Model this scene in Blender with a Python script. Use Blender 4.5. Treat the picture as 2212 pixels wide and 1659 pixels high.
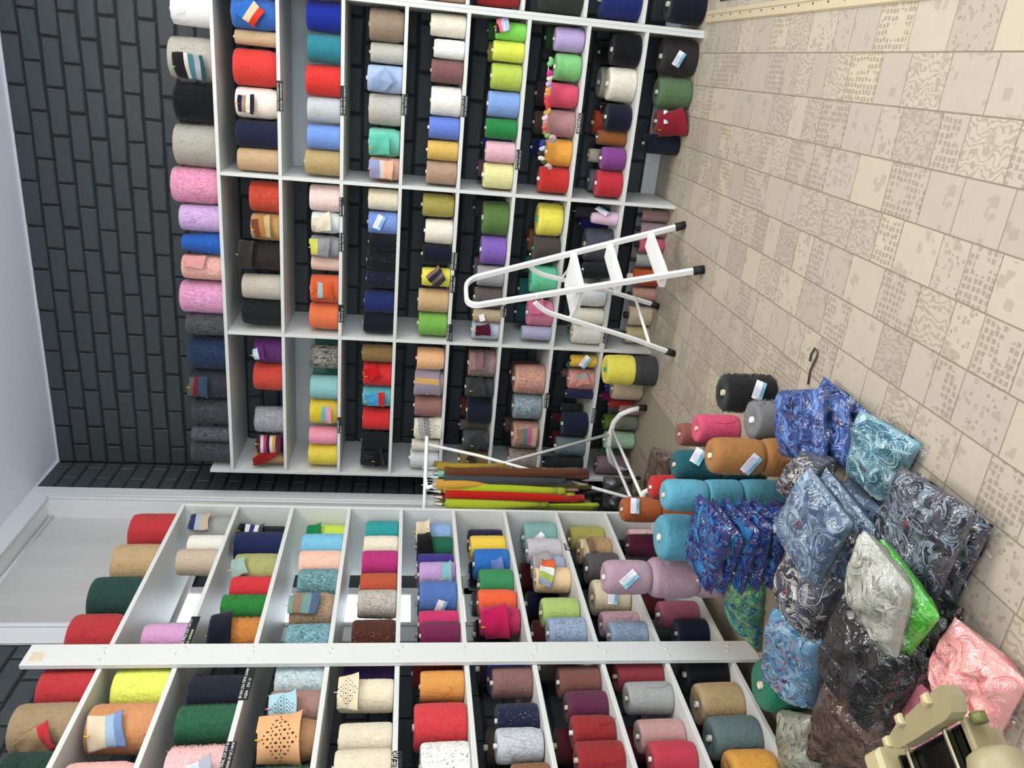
import bpy, bmesh, math, random
from mathutils import Vector, Matrix, noise
for _o in list(bpy.data.objects): bpy.data.objects.remove(_o, do_unlink=True)
scene = bpy.context.scene
col = scene.collection
PI = math.pi
random.seed(7)

# ------------------------------------------------------------------ camera
# the photograph was taken with the phone on its side: world "up" points to the left of the frame
cam_d = bpy.data.cameras.new('camera'); cam = bpy.data.objects.new('camera', cam_d); col.objects.link(cam)
CAM = Vector((2.53791, -4.63461, 1.44942))
R_ = Vector((0.92291, 0.38281, 0.04104)); U_ = Vector((-0.09166, 0.11495, 0.98913)); F_ = Vector((-0.37394, 0.91665, -0.14118))
X_, Y_, Z_ = -U_, R_, -F_
cam.matrix_world = Matrix(((X_.x, Y_.x, Z_.x, CAM.x), (X_.y, Y_.y, Z_.y, CAM.y), (X_.z, Y_.z, Z_.z, CAM.z), (0, 0, 0, 1)))
cam_d.sensor_width = 36; cam_d.lens = 27.7025; cam_d.clip_start = .02
scene.camera = cam
# ------------------------------------------------------------------ view, sky, big lights
vs = scene.view_settings
vs.view_transform = 'Standard'; vs.look = 'None'; vs.gamma = 1; vs.use_curve_mapping = False
vs.exposure = -0.66
w = bpy.data.worlds.new('sky'); scene.world = w; w.use_nodes = True
bgn = w.node_tree.nodes['Background']; bgn.inputs[0].default_value = (.80, .90, 1, 1); bgn.inputs[1].default_value = 7.0
def area_light(name, loc, target, sx, sy, power, color):
    d = bpy.data.lights.new(name, 'AREA'); d.shape = 'RECTANGLE'; d.size = sx; d.size_y = sy; d.energy = power; d.color = color
    o = bpy.data.objects.new(name, d); col.objects.link(o); o.location = loc
    o.rotation_euler = (Vector(target) - Vector(loc)).to_track_quat('-Z', 'Y').to_euler()
    return o
# daylight entering through the shop window in the right-hand wall (window_2) and the one behind the camera (window_3)
area_light('daylight_shop_window', (4.96, -2.9, 1.75), (0, -2.9, 2.5), 4.2, 2.3, 52, (1, .98, .96))
area_light('daylight_street_window', (2.4, -6.92, 1.8), (2.4, 0, 2.6), 3.4, 2.1, 22, (.90, .96, 1))

# ------------------------------------------------------------------ measured contents: (unit, row, bay, colour, style, rgb, second rgb, x, y, z, radius, height, shape, tube colour, back row)
CONES = [
('B', 0, 1, 'white loose-strand', 'fluff', (228, 228, 226), None, 2.635, -0.339, 2.402, 0.071, 0.184, None, None, 0),
('B', 0, 1, 'stone grey', 'plain', (178, 172, 160), None, 2.421, -0.309, 2.402, 0.101, 0.213, None, None, 0),
('B', 0, 1, 'jet black', 'fuzz', (12, 18, 24), None, 2.218, -0.309, 2.402, 0.101, 0.201, None, None, 0),
('B', 0, 1, 'pebble grey', 'plain', (172, 168, 156), None, 2.012, -0.304, 2.402, 0.106, 0.215, None, None, 0),
('B', 0, 2, 'candy pink', 'tweed', (214, 130, 165), (235, 165, 190), 1.813, -0.317, 2.402, 0.093, 0.24, None, None, 0),
('B', 0, 2, 'lilac', 'tweed', (190, 150, 205), (215, 185, 225), 1.65, -0.34, 2.402, 0.07, 0.207, None, None, 0),
('B', 0, 2, 'glittering blue', 'sparkle', (20, 90, 180), None, 1.519, -0.35, 2.402, 0.06, 0.207, 'cone', None, 0),
('B', 0, 2, 'peach pink', 'tweed', (225, 160, 150), (240, 190, 175), 1.389, -0.343, 2.402, 0.067, 0.211, None, None, 0),
('B', 0, 2, 'orchid pink', 'tweed', (214, 140, 180), (232, 170, 205), 1.217, -0.319, 2.402, 0.091, 0.233, None, None, 0),
('B', 0, 2, 'smoky charcoal', 'tweed', (58, 58, 64), (95, 95, 100), 1.07, -0.35, 2.402, 0.06, 0.209, None, None, 0),
('B', 0, 3, 'denim navy', 'tweed', (28, 42, 68), (45, 65, 95), 0.893, -0.315, 2.402, 0.095, 0.21, None, None, 0),
('B', 0, 3, 'slate charcoal', 'fuzz', (56, 58, 66), None, 0.707, -0.323, 2.402, 0.087, 0.228, None, None, 0),
('B', 0, 3, 'graphite', 'tweed', (48, 50, 56), (80, 80, 86), 0.543, -0.334, 2.402, 0.076, 0.21, None, None, 0),
('B', 0, 3, 'narrow ash charcoal', 'tweed', (54, 56, 62), (110, 110, 115), 0.408, -0.366, 2.402, 0.044, 0.216, None, (120, 165, 205), 0),
('B', 0, 3, 'lead grey', 'tweed', (50, 52, 58), (85, 85, 92), 0.295, -0.338, 2.402, 0.072, 0.227, None, None, 0),
('B', 1, 1, 'cobalt blue', 'plain', (45, 105, 190), None, 2.65, -0.337, 2.101, 0.073, 0.212, 'cham', None, 0),
('B', 1, 1, 'sand', 'plain', (195, 165, 125), None, 2.542, -0.345, 2.101, 0.035, 0.203, None, None, 0),
('B', 1, 1, 'fire red', 'plain', (215, 45, 35), None, 2.407, -0.322, 2.101, 0.088, 0.214, 'cham', None, 0),
('B', 1, 1, 'blush white', 'plain', (240, 222, 210), None, 2.244, -0.336, 2.101, 0.074, 0.208, None, None, 0),
('B', 1, 1, 'midnight navy', 'plain', (25, 30, 60), None, 2.096, -0.342, 2.101, 0.068, 0.209, None, None, 0),
('B', 1, 1, 'camel', 'plain', (195, 160, 120), None, 1.97, -0.352, 2.101, 0.058, 0.207, None, None, 0),
('B', 1, 2, 'glittery rust red', 'sparkle', (200, 62, 35), None, 1.783, -0.328, 2.101, 0.082, 0.155, None, None, 0),
('B', 1, 2, 'honey tan', 'plain', (190, 145, 85), None, 1.628, -0.338, 2.101, 0.072, 0.152, None, None, 0),
('B', 1, 2, 'espresso', 'fuzz', (48, 42, 42), None, 1.468, -0.33, 2.101, 0.08, 0.212, None, None, 0),
('B', 1, 2, 'oatmeal', 'plain', (190, 180, 165), None, 1.299, -0.34, 2.101, 0.07, 0.209, None, None, 0),
('B', 1, 2, 'mohair black', 'fuzz', (28, 30, 32), None, 1.155, -0.335, 2.101, 0.075, 0.215, None, None, 0),
('B', 1, 3, 'plum purple', 'plain', (95, 40, 105), None, 0.933, -0.337, 2.101, 0.073, 0.154, None, None, 0),
('B', 1, 3, 'coral red', 'plain', (205, 62, 42), None, 0.77, -0.327, 2.101, 0.083, 0.165, None, None, 0),
('B', 1, 3, 'salt and pepper', 'boucle', (120, 120, 125), (190, 190, 195), 0.497, -0.33, 2.101, 0.08, 0.168, None, None, 0),
('B', 1, 3, 'wine red fur', 'fuzz', (75, 25, 45), None, 0.355, -0.371, 2.101, 0.039, 0.163, None, None, 0),
('B', 1, 3, 'fox brown fur', 'boucle', (165, 125, 80), (190, 150, 100), 0.273, -0.367, 2.101, 0.043, 0.175, None, None, 0),
('B', 2, 1, 'royal blue', 'plain', (10, 40, 150), None, 2.669, -0.338, 1.796, 0.072, 0.168, None, None, 0),
('B', 2, 1, 'teal', 'plain', (30, 125, 140), None, 2.526, -0.341, 1.796, 0.069, 0.165, None, None, 0),
('B', 2, 1, 'scarlet', 'plain', (215, 35, 25), None, 2.377, -0.334, 1.796, 0.076, 0.172, None, None, 0),
('B', 2, 1, 'silver grey', 'plain', (185, 190, 195), None, 2.24, -0.348, 1.796, 0.062, 0.166, None, None, 0),
('B', 2, 1, 'cornflower blue', 'plain', (110, 150, 220), None, 2.109, -0.348, 1.796, 0.062, 0.167, None, None, 0),
('B', 2, 1, 'khaki', 'plain', (180, 155, 100), None, 1.982, -0.345, 1.796, 0.065, 0.179, None, None, 0),
('B', 2, 2, 'pale pink', 'plain', (240, 212, 205), None, 1.8, -0.34, 1.796, 0.07, 0.157, None, None, 0),
('B', 2, 2, 'ice grey', 'plain', (215, 222, 222), None, 1.674, -0.353, 1.796, 0.057, 0.148, None, None, 0),
('B', 2, 2, 'mid grey', 'plain', (150, 150, 155), None, 1.544, -0.35, 1.796, 0.06, 0.153, None, None, 0),
('B', 2, 2, 'pale peach', 'plain', (228, 195, 175), None, 1.447, -0.33, 1.796, 0.04, 0.153, None, None, 0),
('B', 2, 2, 'burnt orange', 'plain', (220, 95, 45), None, 1.306, -0.332, 1.796, 0.078, 0.155, None, None, 0),
('B', 2, 2, 'tangerine', 'plain', (228, 110, 55), None, 1.15, -0.333, 1.796, 0.077, 0.161, None, None, 0),
('B', 2, 3, 'sea green', 'plain', (75, 125, 122), None, 0.929, -0.189, 1.796, 0.041, 0.15, None, None, 0),
('B', 2, 3, 'black and white cord', 'cord', (205, 200, 185), (35, 35, 38), 0.908, -0.342, 1.796, 0.068, 0.158, None, None, 0),
('B', 2, 3, 'dusky teal', 'plain', (70, 120, 118), None, 0.761, -0.187, 1.796, 0.043, 0.163, None, None, 0),
('B', 2, 3, 'aqua', 'plain', (135, 190, 190), None, 0.72, -0.339, 1.796, 0.071, 0.159, None, None, 0),
('B', 2, 3, 'lemon yellow', 'plain', (225, 195, 30), None, 0.568, -0.331, 1.796, 0.079, 0.163, None, None, 0),
('B', 2, 3, 'rose pink', 'plain', (240, 150, 170), None, 0.418, -0.353, 1.796, 0.057, 0.166, None, None, 0),
('B', 2, 3, 'sunflower yellow', 'plain', (235, 205, 40), None, 0.29, -0.339, 1.796, 0.071, 0.17, None, None, 0),
('B', 3, 1, 'taupe', 'plain', (150, 130, 108), None, 2.659, -0.334, 1.496, 0.076, 0.171, 'cham', None, 0),
('B', 3, 1, 'fog grey', 'plain', (185, 182, 172), None, 2.533, -0.331, 1.496, 0.049, 0.163, None, None, 0),
('B', 3, 1, 'powder blue', 'plain', (165, 185, 220), None, 2.412, -0.344, 1.496, 0.066, 0.174, None, None, 0),
('B', 3, 1, 'dove grey', 'plain', (185, 180, 175), None, 2.267, -0.331, 1.496, 0.079, 0.164, None, None, 0),
('B', 3, 1, 'mint', 'plain', (105, 200, 175), None, 2.106, -0.338, 1.496, 0.072, 0.161, None, None, 0),
('B', 3, 1, 'salmon', 'plain', (225, 170, 145), None, 1.977, -0.353, 1.496, 0.057, 0.152, None, None, 0),
('B', 3, 2, 'ivory', 'plain', (225, 215, 185), None, 1.816, -0.353, 1.496, 0.057, 0.156, None, None, 0),
('B', 3, 2, 'periwinkle', 'plain', (115, 145, 215), None, 1.693, -0.349, 1.496, 0.061, 0.153, None, None, 0),
('B', 3, 2, 'matt black', 'plain', (12, 16, 28), None, 1.59, -0.366, 1.496, 0.044, 0.148, None, None, 0),
('B', 3, 2, 'glittering black', 'sparkle', (10, 14, 20), None, 1.489, -0.354, 1.496, 0.056, 0.156, None, None, 0),
('B', 3, 2, 'starry navy', 'sparkle', (14, 20, 45), None, 1.384, -0.361, 1.496, 0.049, 0.156, None, None, 0),
('B', 3, 2, 'sapphire', 'plain', (25, 40, 100), None, 1.253, -0.346, 1.496, 0.064, 0.164, None, None, 0),
('B', 3, 2, 'blue black', 'plain', (12, 16, 35), None, 1.13, -0.352, 1.496, 0.058, 0.168, None, None, 0),
('B', 3, 3, 'bronze brown', 'plain', (135, 105, 60), None, 0.95, -0.359, 1.496, 0.051, 0.17, None, None, 0),
('B', 3, 3, 'bright red', 'plain', (215, 20, 25), None, 0.816, -0.337, 1.496, 0.073, 0.162, None, None, 0),
('B', 3, 3, 'turquoise', 'plain', (85, 170, 185), None, 0.682, -0.349, 1.496, 0.061, 0.162, None, None, 0),
('B', 3, 3, 'cherry red', 'plain', (215, 20, 25), None, 0.534, -0.34, 1.496, 0.07, 0.159, None, None, 0),
('B', 3, 3, 'soot black', 'plain', (18, 20, 28), None, 0.394, -0.358, 1.496, 0.052, 0.162, None, None, 0),
('B', 3, 3, 'tinsel black', 'sparkle', (25, 25, 30), None, 0.283, -0.352, 1.496, 0.058, 0.167, None, None, 0),
('B', 4, 1, 'cream', 'plain', (228, 220, 200), None, 2.686, -0.356, 1.197, 0.054, 0.174, None, None, 0),
('B', 4, 1, 'snow white', 'plain', (235, 237, 235), None, 2.579, -0.364, 1.197, 0.046, 0.152, None, None, 0),
('B', 4, 1, 'mauve brown', 'plain', (125, 85, 82), None, 2.476, -0.353, 1.197, 0.057, 0.16, None, None, 0),
('B', 4, 1, 'milk white', 'plain', (235, 232, 225), None, 2.333, -0.336, 1.197, 0.074, 0.154, None, None, 0),
('B', 4, 1, 'hyacinth blue', 'plain', (95, 125, 210), None, 2.202, -0.353, 1.197, 0.057, 0.157, None, None, 0),
('B', 4, 1, 'mustard', 'plain', (215, 175, 75), None, 2.091, -0.359, 1.197, 0.051, 0.159, None, None, 0),
('B', 4, 1, 'mushroom', 'plain', (175, 145, 120), None, 1.978, -0.349, 1.197, 0.061, 0.159, None, None, 0),
('B', 4, 2, 'olive', 'plain', (165, 155, 65), None, 1.806, -0.348, 1.197, 0.062, 0.171, None, None, 0),
('B', 4, 2, 'pearl white', 'plain', (232, 222, 205), None, 1.665, -0.342, 1.197, 0.068, 0.149, None, None, 0),
('B', 4, 2, 'ink navy', 'plain', (10, 14, 35), None, 1.541, -0.355, 1.197, 0.055, 0.158, None, None, 0),
('B', 4, 2, 'acid yellow', 'plain', (230, 220, 40), None, 1.415, -0.357, 1.197, 0.053, 0.155, None, None, 0),
('B', 4, 2, 'caramel', 'plain', (200, 165, 115), None, 1.276, -0.342, 1.197, 0.068, 0.169, None, None, 0),
('B', 4, 2, 'apple green', 'plain', (115, 175, 60), None, 1.139, -0.341, 1.197, 0.069, 0.161, None, None, 0),
('B', 4, 3, 'apricot', 'plain', (235, 180, 125), None, 0.927, -0.343, 1.197, 0.067, 0.16, 'cham', None, 0),
('B', 4, 3, 'heather grey', 'plain', (165, 150, 160), None, 0.772, -0.334, 1.197, 0.076, 0.167, None, None, 0),
('B', 4, 3, 'cocoa', 'plain', (150, 105, 98), None, 0.629, -0.343, 1.197, 0.067, 0.16, None, None, 0),
('B', 4, 3, 'buttermilk', 'plain', (215, 208, 190), None, 0.482, -0.349, 1.197, 0.061, 0.154, None, None, 0),
('B', 4, 3, 'vanilla', 'plain', (215, 210, 190), None, 0.382, -0.372, 1.197, 0.038, 0.166, None, None, 0),
('B', 4, 3, 'frost white', 'boucle', (205, 210, 212), (225, 228, 230), 0.28, -0.342, 1.197, 0.068, 0.171, None, None, 0),
('B', 5, 1, 'lime green', 'plain', (125, 215, 70), None, 2.69, -0.366, 0.899, 0.044, 0.149, None, None, 0),
('B', 5, 1, 'neon yellow', 'plain', (215, 225, 50), None, 2.597, -0.36, 0.899, 0.05, 0.156, None, None, 0),
('B', 5, 1, 'chartreuse', 'plain', (180, 200, 60), None, 2.477, -0.344, 0.899, 0.066, 0.154, None, None, 0),
('B', 5, 1, 'sky blue', 'plain', (125, 160, 220), None, 2.343, -0.344, 0.899, 0.066, 0.162, None, None, 0),
('B', 5, 1, 'emerald', 'plain', (15, 130, 60), None, 2.224, -0.357, 0.899, 0.053, 0.164, None, None, 0),
('B', 5, 1, 'baby pink', 'plain', (225, 175, 190), None, 2.108, -0.354, 0.899, 0.056, 0.154, None, None, 0),
('B', 5, 1, 'pale lemon', 'plain', (225, 220, 150), None, 1.984, -0.341, 0.899, 0.069, 0.156, None, None, 0),
('B', 5, 2, 'moss green', 'plain', (90, 125, 60), None, 1.753, -0.317, 0.899, 0.093, 0.14, None, None, 0),
('B', 5, 2, 'violet', 'plain', (130, 95, 185), None, 1.58, -0.329, 0.899, 0.081, 0.138, None, None, 0),
('B', 5, 2, 'pewter grey', 'plain', (155, 155, 160), None, 1.437, -0.351, 0.899, 0.059, 0.148, None, None, 0),
('B', 5, 2, 'dark taupe', 'plain', (95, 85, 80), None, 1.313, -0.35, 0.899, 0.06, 0.155, None, None, 0),
('B', 5, 2, 'wheat', 'plain', (175, 155, 120), None, 1.212, -0.372, 0.899, 0.038, 0.155, None, None, 0),
('B', 5, 2, 'mist blue', 'plain', (170, 180, 195), None, 1.121, -0.357, 0.899, 0.053, 0.156, None, None, 0),
('B', 5, 3, 'burgundy tweed', 'boucle', (105, 70, 78), (190, 170, 165), 0.906, -0.327, 0.899, 0.083, 0.157, None, None, 0),
('B', 5, 3, 'iron grey', 'plain', (60, 62, 65), None, 0.763, -0.35, 0.899, 0.06, 0.166, None, None, 0),
('B', 5, 3, 'deep navy', 'plain', (22, 25, 45), None, 0.604, -0.328, 0.899, 0.082, 0.147, None, None, 0),
('B', 5, 3, 'storm grey', 'boucle', (60, 65, 70), (80, 85, 90), 0.412, -0.345, 0.899, 0.065, 0.156, None, None, 0),
('B', 5, 3, 'antique gold', 'plain', (125, 105, 60), None, 0.277, -0.343, 0.899, 0.067, 0.171, None, None, 0),
('B', 6, 1, 'lavender', 'plain', (185, 165, 215), None, 2.679, -0.351, 0.599, 0.059, 0.15, None, None, 0),
('B', 6, 1, 'pastel green', 'plain', (125, 200, 120), None, 2.55, -0.342, 0.599, 0.068, 0.133, None, None, 0),
('B', 6, 1, 'raspberry', 'plain', (220, 70, 100), None, 2.413, -0.348, 0.599, 0.062, 0.166, None, None, 0),
('B', 6, 1, 'dusty pink', 'plain', (180, 130, 130), None, 2.276, -0.341, 0.599, 0.069, 0.159, None, None, 0),
('B', 6, 1, 'amber', 'plain', (240, 165, 35), None, 2.128, -0.338, 0.599, 0.072, 0.131, None, None, 0),
('B', 6, 1, 'tomato red', 'plain', (205, 35, 25), None, 1.986, -0.34, 0.599, 0.07, 0.157, None, None, 0),
('B', 6, 2, 'canary yellow', 'plain', (235, 225, 60), None, 1.768, -0.319, 0.599, 0.091, 0.141, None, (30, 150, 140), 0),
('B', 6, 2, 'bark brown', 'plain', (72, 65, 58), None, 1.605, -0.336, 0.599, 0.074, 0.149, None, (30, 150, 150), 0),
('B', 6, 2, 'jade green', 'plain', (95, 205, 155), None, 1.43, -0.331, 0.599, 0.079, 0.145, None, (30, 150, 150), 0),
('B', 6, 2, 'bubblegum pink', 'plain', (220, 125, 160), None, 1.234, -0.334, 0.599, 0.076, 0.144, None, None, 0),
('B', 6, 2, 'grey lilac', 'plain', (165, 160, 190), None, 1.123, -0.369, 0.599, 0.041, 0.17, None, (30, 150, 140), 0),
('B', 6, 3, 'pink melange', 'tweed', (185, 115, 140), (215, 175, 120), 0.815, -0.32, 0.599, 0.09, 0.18, None, None, 0),
('B', 6, 3, 'blue grey marl', 'tweed', (100, 122, 132), (165, 180, 185), 0.644, -0.33, 0.599, 0.08, 0.171, None, None, 0),
('B', 6, 3, 'terracotta melange', 'tweed', (175, 125, 115), (200, 165, 140), 0.451, -0.323, 0.599, 0.087, 0.155, None, None, 0),
('B', 6, 3, 'brown marl', 'tweed', (120, 105, 100), (180, 165, 155), 0.292, -0.343, 0.599, 0.067, 0.167, None, None, 0),
('B', 7, 1, 'coal black', 'plain', (10, 12, 18), None, 2.658, -0.332, 0.302, 0.078, 0.144, None, None, 0),
('B', 7, 1, 'eggshell', 'plain', (228, 222, 205), None, 2.493, -0.324, 0.302, 0.086, 0.142, None, None, 0),
('B', 7, 1, 'marine navy', 'plain', (14, 20, 42), None, 2.33, -0.341, 0.302, 0.069, 0.132, None, None, 0),
('B', 7, 1, 'cinnamon', 'plain', (140, 80, 30), None, 2.224, -0.32, 0.302, 0.04, 0.16, None, None, 0),
('B', 7, 1, 'magenta purple', 'plain', (135, 60, 140), None, 2.12, -0.349, 0.302, 0.061, 0.129, None, None, 0),
('B', 7, 1, 'crimson', 'plain', (195, 30, 50), None, 1.987, -0.337, 0.302, 0.073, 0.138, None, None, 0),
('B', 7, 2, 'orchid', 'plain', (222, 185, 210), None, 1.804, -0.369, 0.302, 0.041, 0.144, 'cone', None, 0),
('B', 7, 2, 'flint grey', 'boucle', (62, 65, 78), (85, 90, 105), 1.645, -0.313, 0.302, 0.097, 0.152, None, None, 0),
('B', 7, 2, 'lamp black', 'plain', (30, 32, 36), None, 1.512, -0.366, 0.302, 0.044, 0.155, None, None, 0),
('B', 7, 2, 'chalk white', 'plain', (220, 222, 220), None, 1.356, -0.349, 0.302, 0.061, 0.152, None, None, 0),
('B', 7, 2, 'parchment', 'plain', (225, 220, 200), None, 1.24, -0.362, 0.302, 0.048, 0.163, None, None, 0),
('B', 7, 2, 'shell white', 'boucle', (215, 215, 205), (225, 225, 218), 1.129, -0.345, 0.302, 0.065, 0.169, None, None, 0),
('B', 7, 3, 'golden silk', 'plain', (225, 180, 25), None, 0.965, -0.373, 0.302, 0.037, 0.161, None, (20, 20, 20), 0),
('B', 7, 3, 'pink coral', 'boucle', (215, 140, 130), (225, 165, 155), 0.84, -0.346, 0.302, 0.064, 0.153, None, None, 0),
('B', 7, 3, 'sequinned navy', 'sparkle', (25, 28, 70), None, 0.756, -0.382, 0.302, 0.028, 0.163, None, None, 0),
('B', 7, 3, 'dusk navy', 'plain', (22, 26, 55), None, 0.537, -0.335, 0.302, 0.075, 0.155, None, None, 0),
('B', 7, 3, 'stormy blue', 'plain', (95, 115, 125), None, 0.393, -0.35, 0.302, 0.06, 0.181, None, None, 0),
('B', 7, 3, 'off black', 'plain', (35, 38, 42), None, 0.285, -0.367, 0.302, 0.043, 0.247, None, None, 0),
('B', 8, 1, 'dark umber', 'plain', (45, 42, 42), None, 2.65, -0.322, 0.0, 0.088, 0.181, None, None, 0),
('B', 8, 1, 'fern green', 'plain', (85, 115, 75), None, 2.476, -0.331, 0.0, 0.079, 0.176, None, None, 0),
('B', 8, 1, 'garnet', 'plain', (130, 25, 40), None, 2.332, -0.35, 0.0, 0.06, 0.161, None, None, 0),
('B', 8, 1, 'navy', 'plain', (14, 20, 40), None, 2.211, -0.297, 0.0, 0.053, 0.198, None, None, 0),
('B', 8, 2, 'speckled rose grey', 'speck', (150, 120, 120), None, 1.832, -0.333, 0.0, 0.032, 0.179, 'tall', (25, 22, 22), 0),
('B', 8, 2, 'speckled mauve', 'speck', (155, 130, 140), None, 1.753, -0.326, 0.0, 0.039, 0.172, 'tall', (25, 22, 22), 0),
('B', 8, 2, 'watermelon', 'plain', (190, 85, 100), None, 1.662, -0.322, 0.0, 0.043, 0.164, 'tall', (25, 22, 22), 0),
('B', 8, 2, 'speckled grey', 'speck', (160, 160, 160), None, 1.578, -0.329, 0.0, 0.036, 0.173, 'tall', (25, 22, 22), 0),
('B', 8, 2, 'pumpkin orange', 'plain', (195, 80, 20), None, 1.477, -0.313, 0.0, 0.052, 0.175, 'tall', None, 0),
('B', 8, 2, 'pale rose', 'plain', (190, 140, 125), None, 1.371, -0.319, 0.0, 0.046, 0.162, 'tall', (25, 22, 22), 0),
('B', 8, 2, 'biscuit', 'tweed', (205, 180, 150), (225, 205, 180), 1.242, -0.306, 0.0, 0.059, 0.159, 'tall', (25, 22, 22), 0),
('B', 8, 2, 'speckled straw', 'speck', (195, 180, 130), None, 1.127, -0.315, 0.0, 0.05, 0.16, 'tall', (25, 22, 22), 0),
('B', 8, 3, 'asphalt grey', 'plain', (68, 70, 72), None, 0.981, -0.535, 0.0, 0.087, 0.129, None, None, 0),
('B', 8, 3, 'ribbon beige', 'plain', (205, 180, 150), None, 0.79, -0.354, 0.0, 0.066, 0.182, None, None, 0),
('B', 8, 3, 'old rose', 'plain', (165, 120, 125), None, 0.665, -0.389, 0.0, 0.031, 0.121, None, None, 0),
('B', 8, 3, 'sage grey', 'plain', (125, 130, 120), None, 0.579, -0.371, 0.0, 0.049, 0.126, None, None, 0),
('B', 8, 3, 'pistachio', 'plain', (165, 205, 170), None, 0.452, -0.365, 0.0, 0.055, 0.185, None, None, 0),
('B', 8, 3, 'dusky mauve', 'plain', (135, 105, 120), None, 0.276, -0.359, 0.0, 0.061, 0.215, None, None, 0),
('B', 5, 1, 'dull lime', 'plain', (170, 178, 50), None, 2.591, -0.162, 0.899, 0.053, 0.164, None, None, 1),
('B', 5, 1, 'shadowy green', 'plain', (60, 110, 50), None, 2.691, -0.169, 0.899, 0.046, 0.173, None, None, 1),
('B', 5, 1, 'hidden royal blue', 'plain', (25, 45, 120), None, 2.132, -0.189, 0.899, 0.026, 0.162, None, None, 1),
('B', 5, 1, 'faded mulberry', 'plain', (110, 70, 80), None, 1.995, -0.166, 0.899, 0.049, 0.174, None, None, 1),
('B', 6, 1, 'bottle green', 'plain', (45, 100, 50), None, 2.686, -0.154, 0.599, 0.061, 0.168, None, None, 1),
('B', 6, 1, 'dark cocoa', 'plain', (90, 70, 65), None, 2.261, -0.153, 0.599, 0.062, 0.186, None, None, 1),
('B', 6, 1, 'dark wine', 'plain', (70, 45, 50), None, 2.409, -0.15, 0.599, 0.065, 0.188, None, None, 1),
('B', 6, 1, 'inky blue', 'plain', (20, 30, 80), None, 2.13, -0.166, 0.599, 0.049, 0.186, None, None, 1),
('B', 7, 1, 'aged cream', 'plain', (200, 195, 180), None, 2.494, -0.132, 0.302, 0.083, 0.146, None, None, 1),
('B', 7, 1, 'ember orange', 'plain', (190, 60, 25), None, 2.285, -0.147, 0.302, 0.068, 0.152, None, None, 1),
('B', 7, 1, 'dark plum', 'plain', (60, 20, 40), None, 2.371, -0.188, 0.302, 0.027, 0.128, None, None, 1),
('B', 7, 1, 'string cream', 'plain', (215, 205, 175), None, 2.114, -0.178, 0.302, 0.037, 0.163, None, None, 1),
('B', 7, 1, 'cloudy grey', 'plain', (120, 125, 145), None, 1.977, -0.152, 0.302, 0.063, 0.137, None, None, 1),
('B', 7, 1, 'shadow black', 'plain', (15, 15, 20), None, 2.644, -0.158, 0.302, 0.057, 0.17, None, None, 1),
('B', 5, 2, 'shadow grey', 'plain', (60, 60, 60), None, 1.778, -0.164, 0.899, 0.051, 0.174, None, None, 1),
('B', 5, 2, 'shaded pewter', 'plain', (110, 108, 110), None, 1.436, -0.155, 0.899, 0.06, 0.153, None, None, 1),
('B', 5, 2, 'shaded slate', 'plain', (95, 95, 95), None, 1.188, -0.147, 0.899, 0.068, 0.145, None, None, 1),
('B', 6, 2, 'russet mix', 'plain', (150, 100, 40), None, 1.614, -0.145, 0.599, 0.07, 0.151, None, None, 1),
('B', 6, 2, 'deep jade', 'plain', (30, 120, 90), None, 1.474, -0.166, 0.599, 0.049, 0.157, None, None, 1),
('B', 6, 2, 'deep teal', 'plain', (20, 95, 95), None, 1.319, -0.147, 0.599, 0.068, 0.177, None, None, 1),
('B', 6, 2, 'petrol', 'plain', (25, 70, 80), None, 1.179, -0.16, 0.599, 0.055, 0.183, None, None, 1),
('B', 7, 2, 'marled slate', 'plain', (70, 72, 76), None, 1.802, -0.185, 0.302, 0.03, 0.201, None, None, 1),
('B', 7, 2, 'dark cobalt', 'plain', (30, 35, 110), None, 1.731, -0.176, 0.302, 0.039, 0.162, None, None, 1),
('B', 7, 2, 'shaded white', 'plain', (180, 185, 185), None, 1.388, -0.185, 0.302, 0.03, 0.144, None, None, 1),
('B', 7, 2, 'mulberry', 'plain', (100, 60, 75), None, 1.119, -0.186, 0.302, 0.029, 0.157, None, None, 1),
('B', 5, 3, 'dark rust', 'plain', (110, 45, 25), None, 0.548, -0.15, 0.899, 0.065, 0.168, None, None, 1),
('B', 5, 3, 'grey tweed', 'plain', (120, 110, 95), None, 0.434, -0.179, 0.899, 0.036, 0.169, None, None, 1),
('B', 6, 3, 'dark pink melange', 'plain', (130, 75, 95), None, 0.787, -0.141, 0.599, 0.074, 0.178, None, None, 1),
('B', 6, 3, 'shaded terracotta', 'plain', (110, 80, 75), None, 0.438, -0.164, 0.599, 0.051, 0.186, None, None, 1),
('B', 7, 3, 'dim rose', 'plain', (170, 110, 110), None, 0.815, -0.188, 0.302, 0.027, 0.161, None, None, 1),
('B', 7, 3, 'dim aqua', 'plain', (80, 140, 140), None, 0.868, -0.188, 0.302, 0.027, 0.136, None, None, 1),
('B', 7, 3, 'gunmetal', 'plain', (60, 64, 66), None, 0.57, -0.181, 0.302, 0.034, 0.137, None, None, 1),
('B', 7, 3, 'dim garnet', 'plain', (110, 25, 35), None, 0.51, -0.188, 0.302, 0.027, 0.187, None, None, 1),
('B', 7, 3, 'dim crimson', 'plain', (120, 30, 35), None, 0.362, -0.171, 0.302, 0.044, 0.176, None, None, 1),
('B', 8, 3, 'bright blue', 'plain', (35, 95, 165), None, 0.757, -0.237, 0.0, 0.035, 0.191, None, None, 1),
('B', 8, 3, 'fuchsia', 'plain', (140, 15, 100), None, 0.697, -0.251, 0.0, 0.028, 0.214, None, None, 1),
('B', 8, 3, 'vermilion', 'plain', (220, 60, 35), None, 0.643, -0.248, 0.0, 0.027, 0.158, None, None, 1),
('B', 8, 3, 'grass green', 'plain', (120, 160, 60), None, 0.509, -0.226, 0.0, 0.054, 0.167, None, None, 1),
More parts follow.
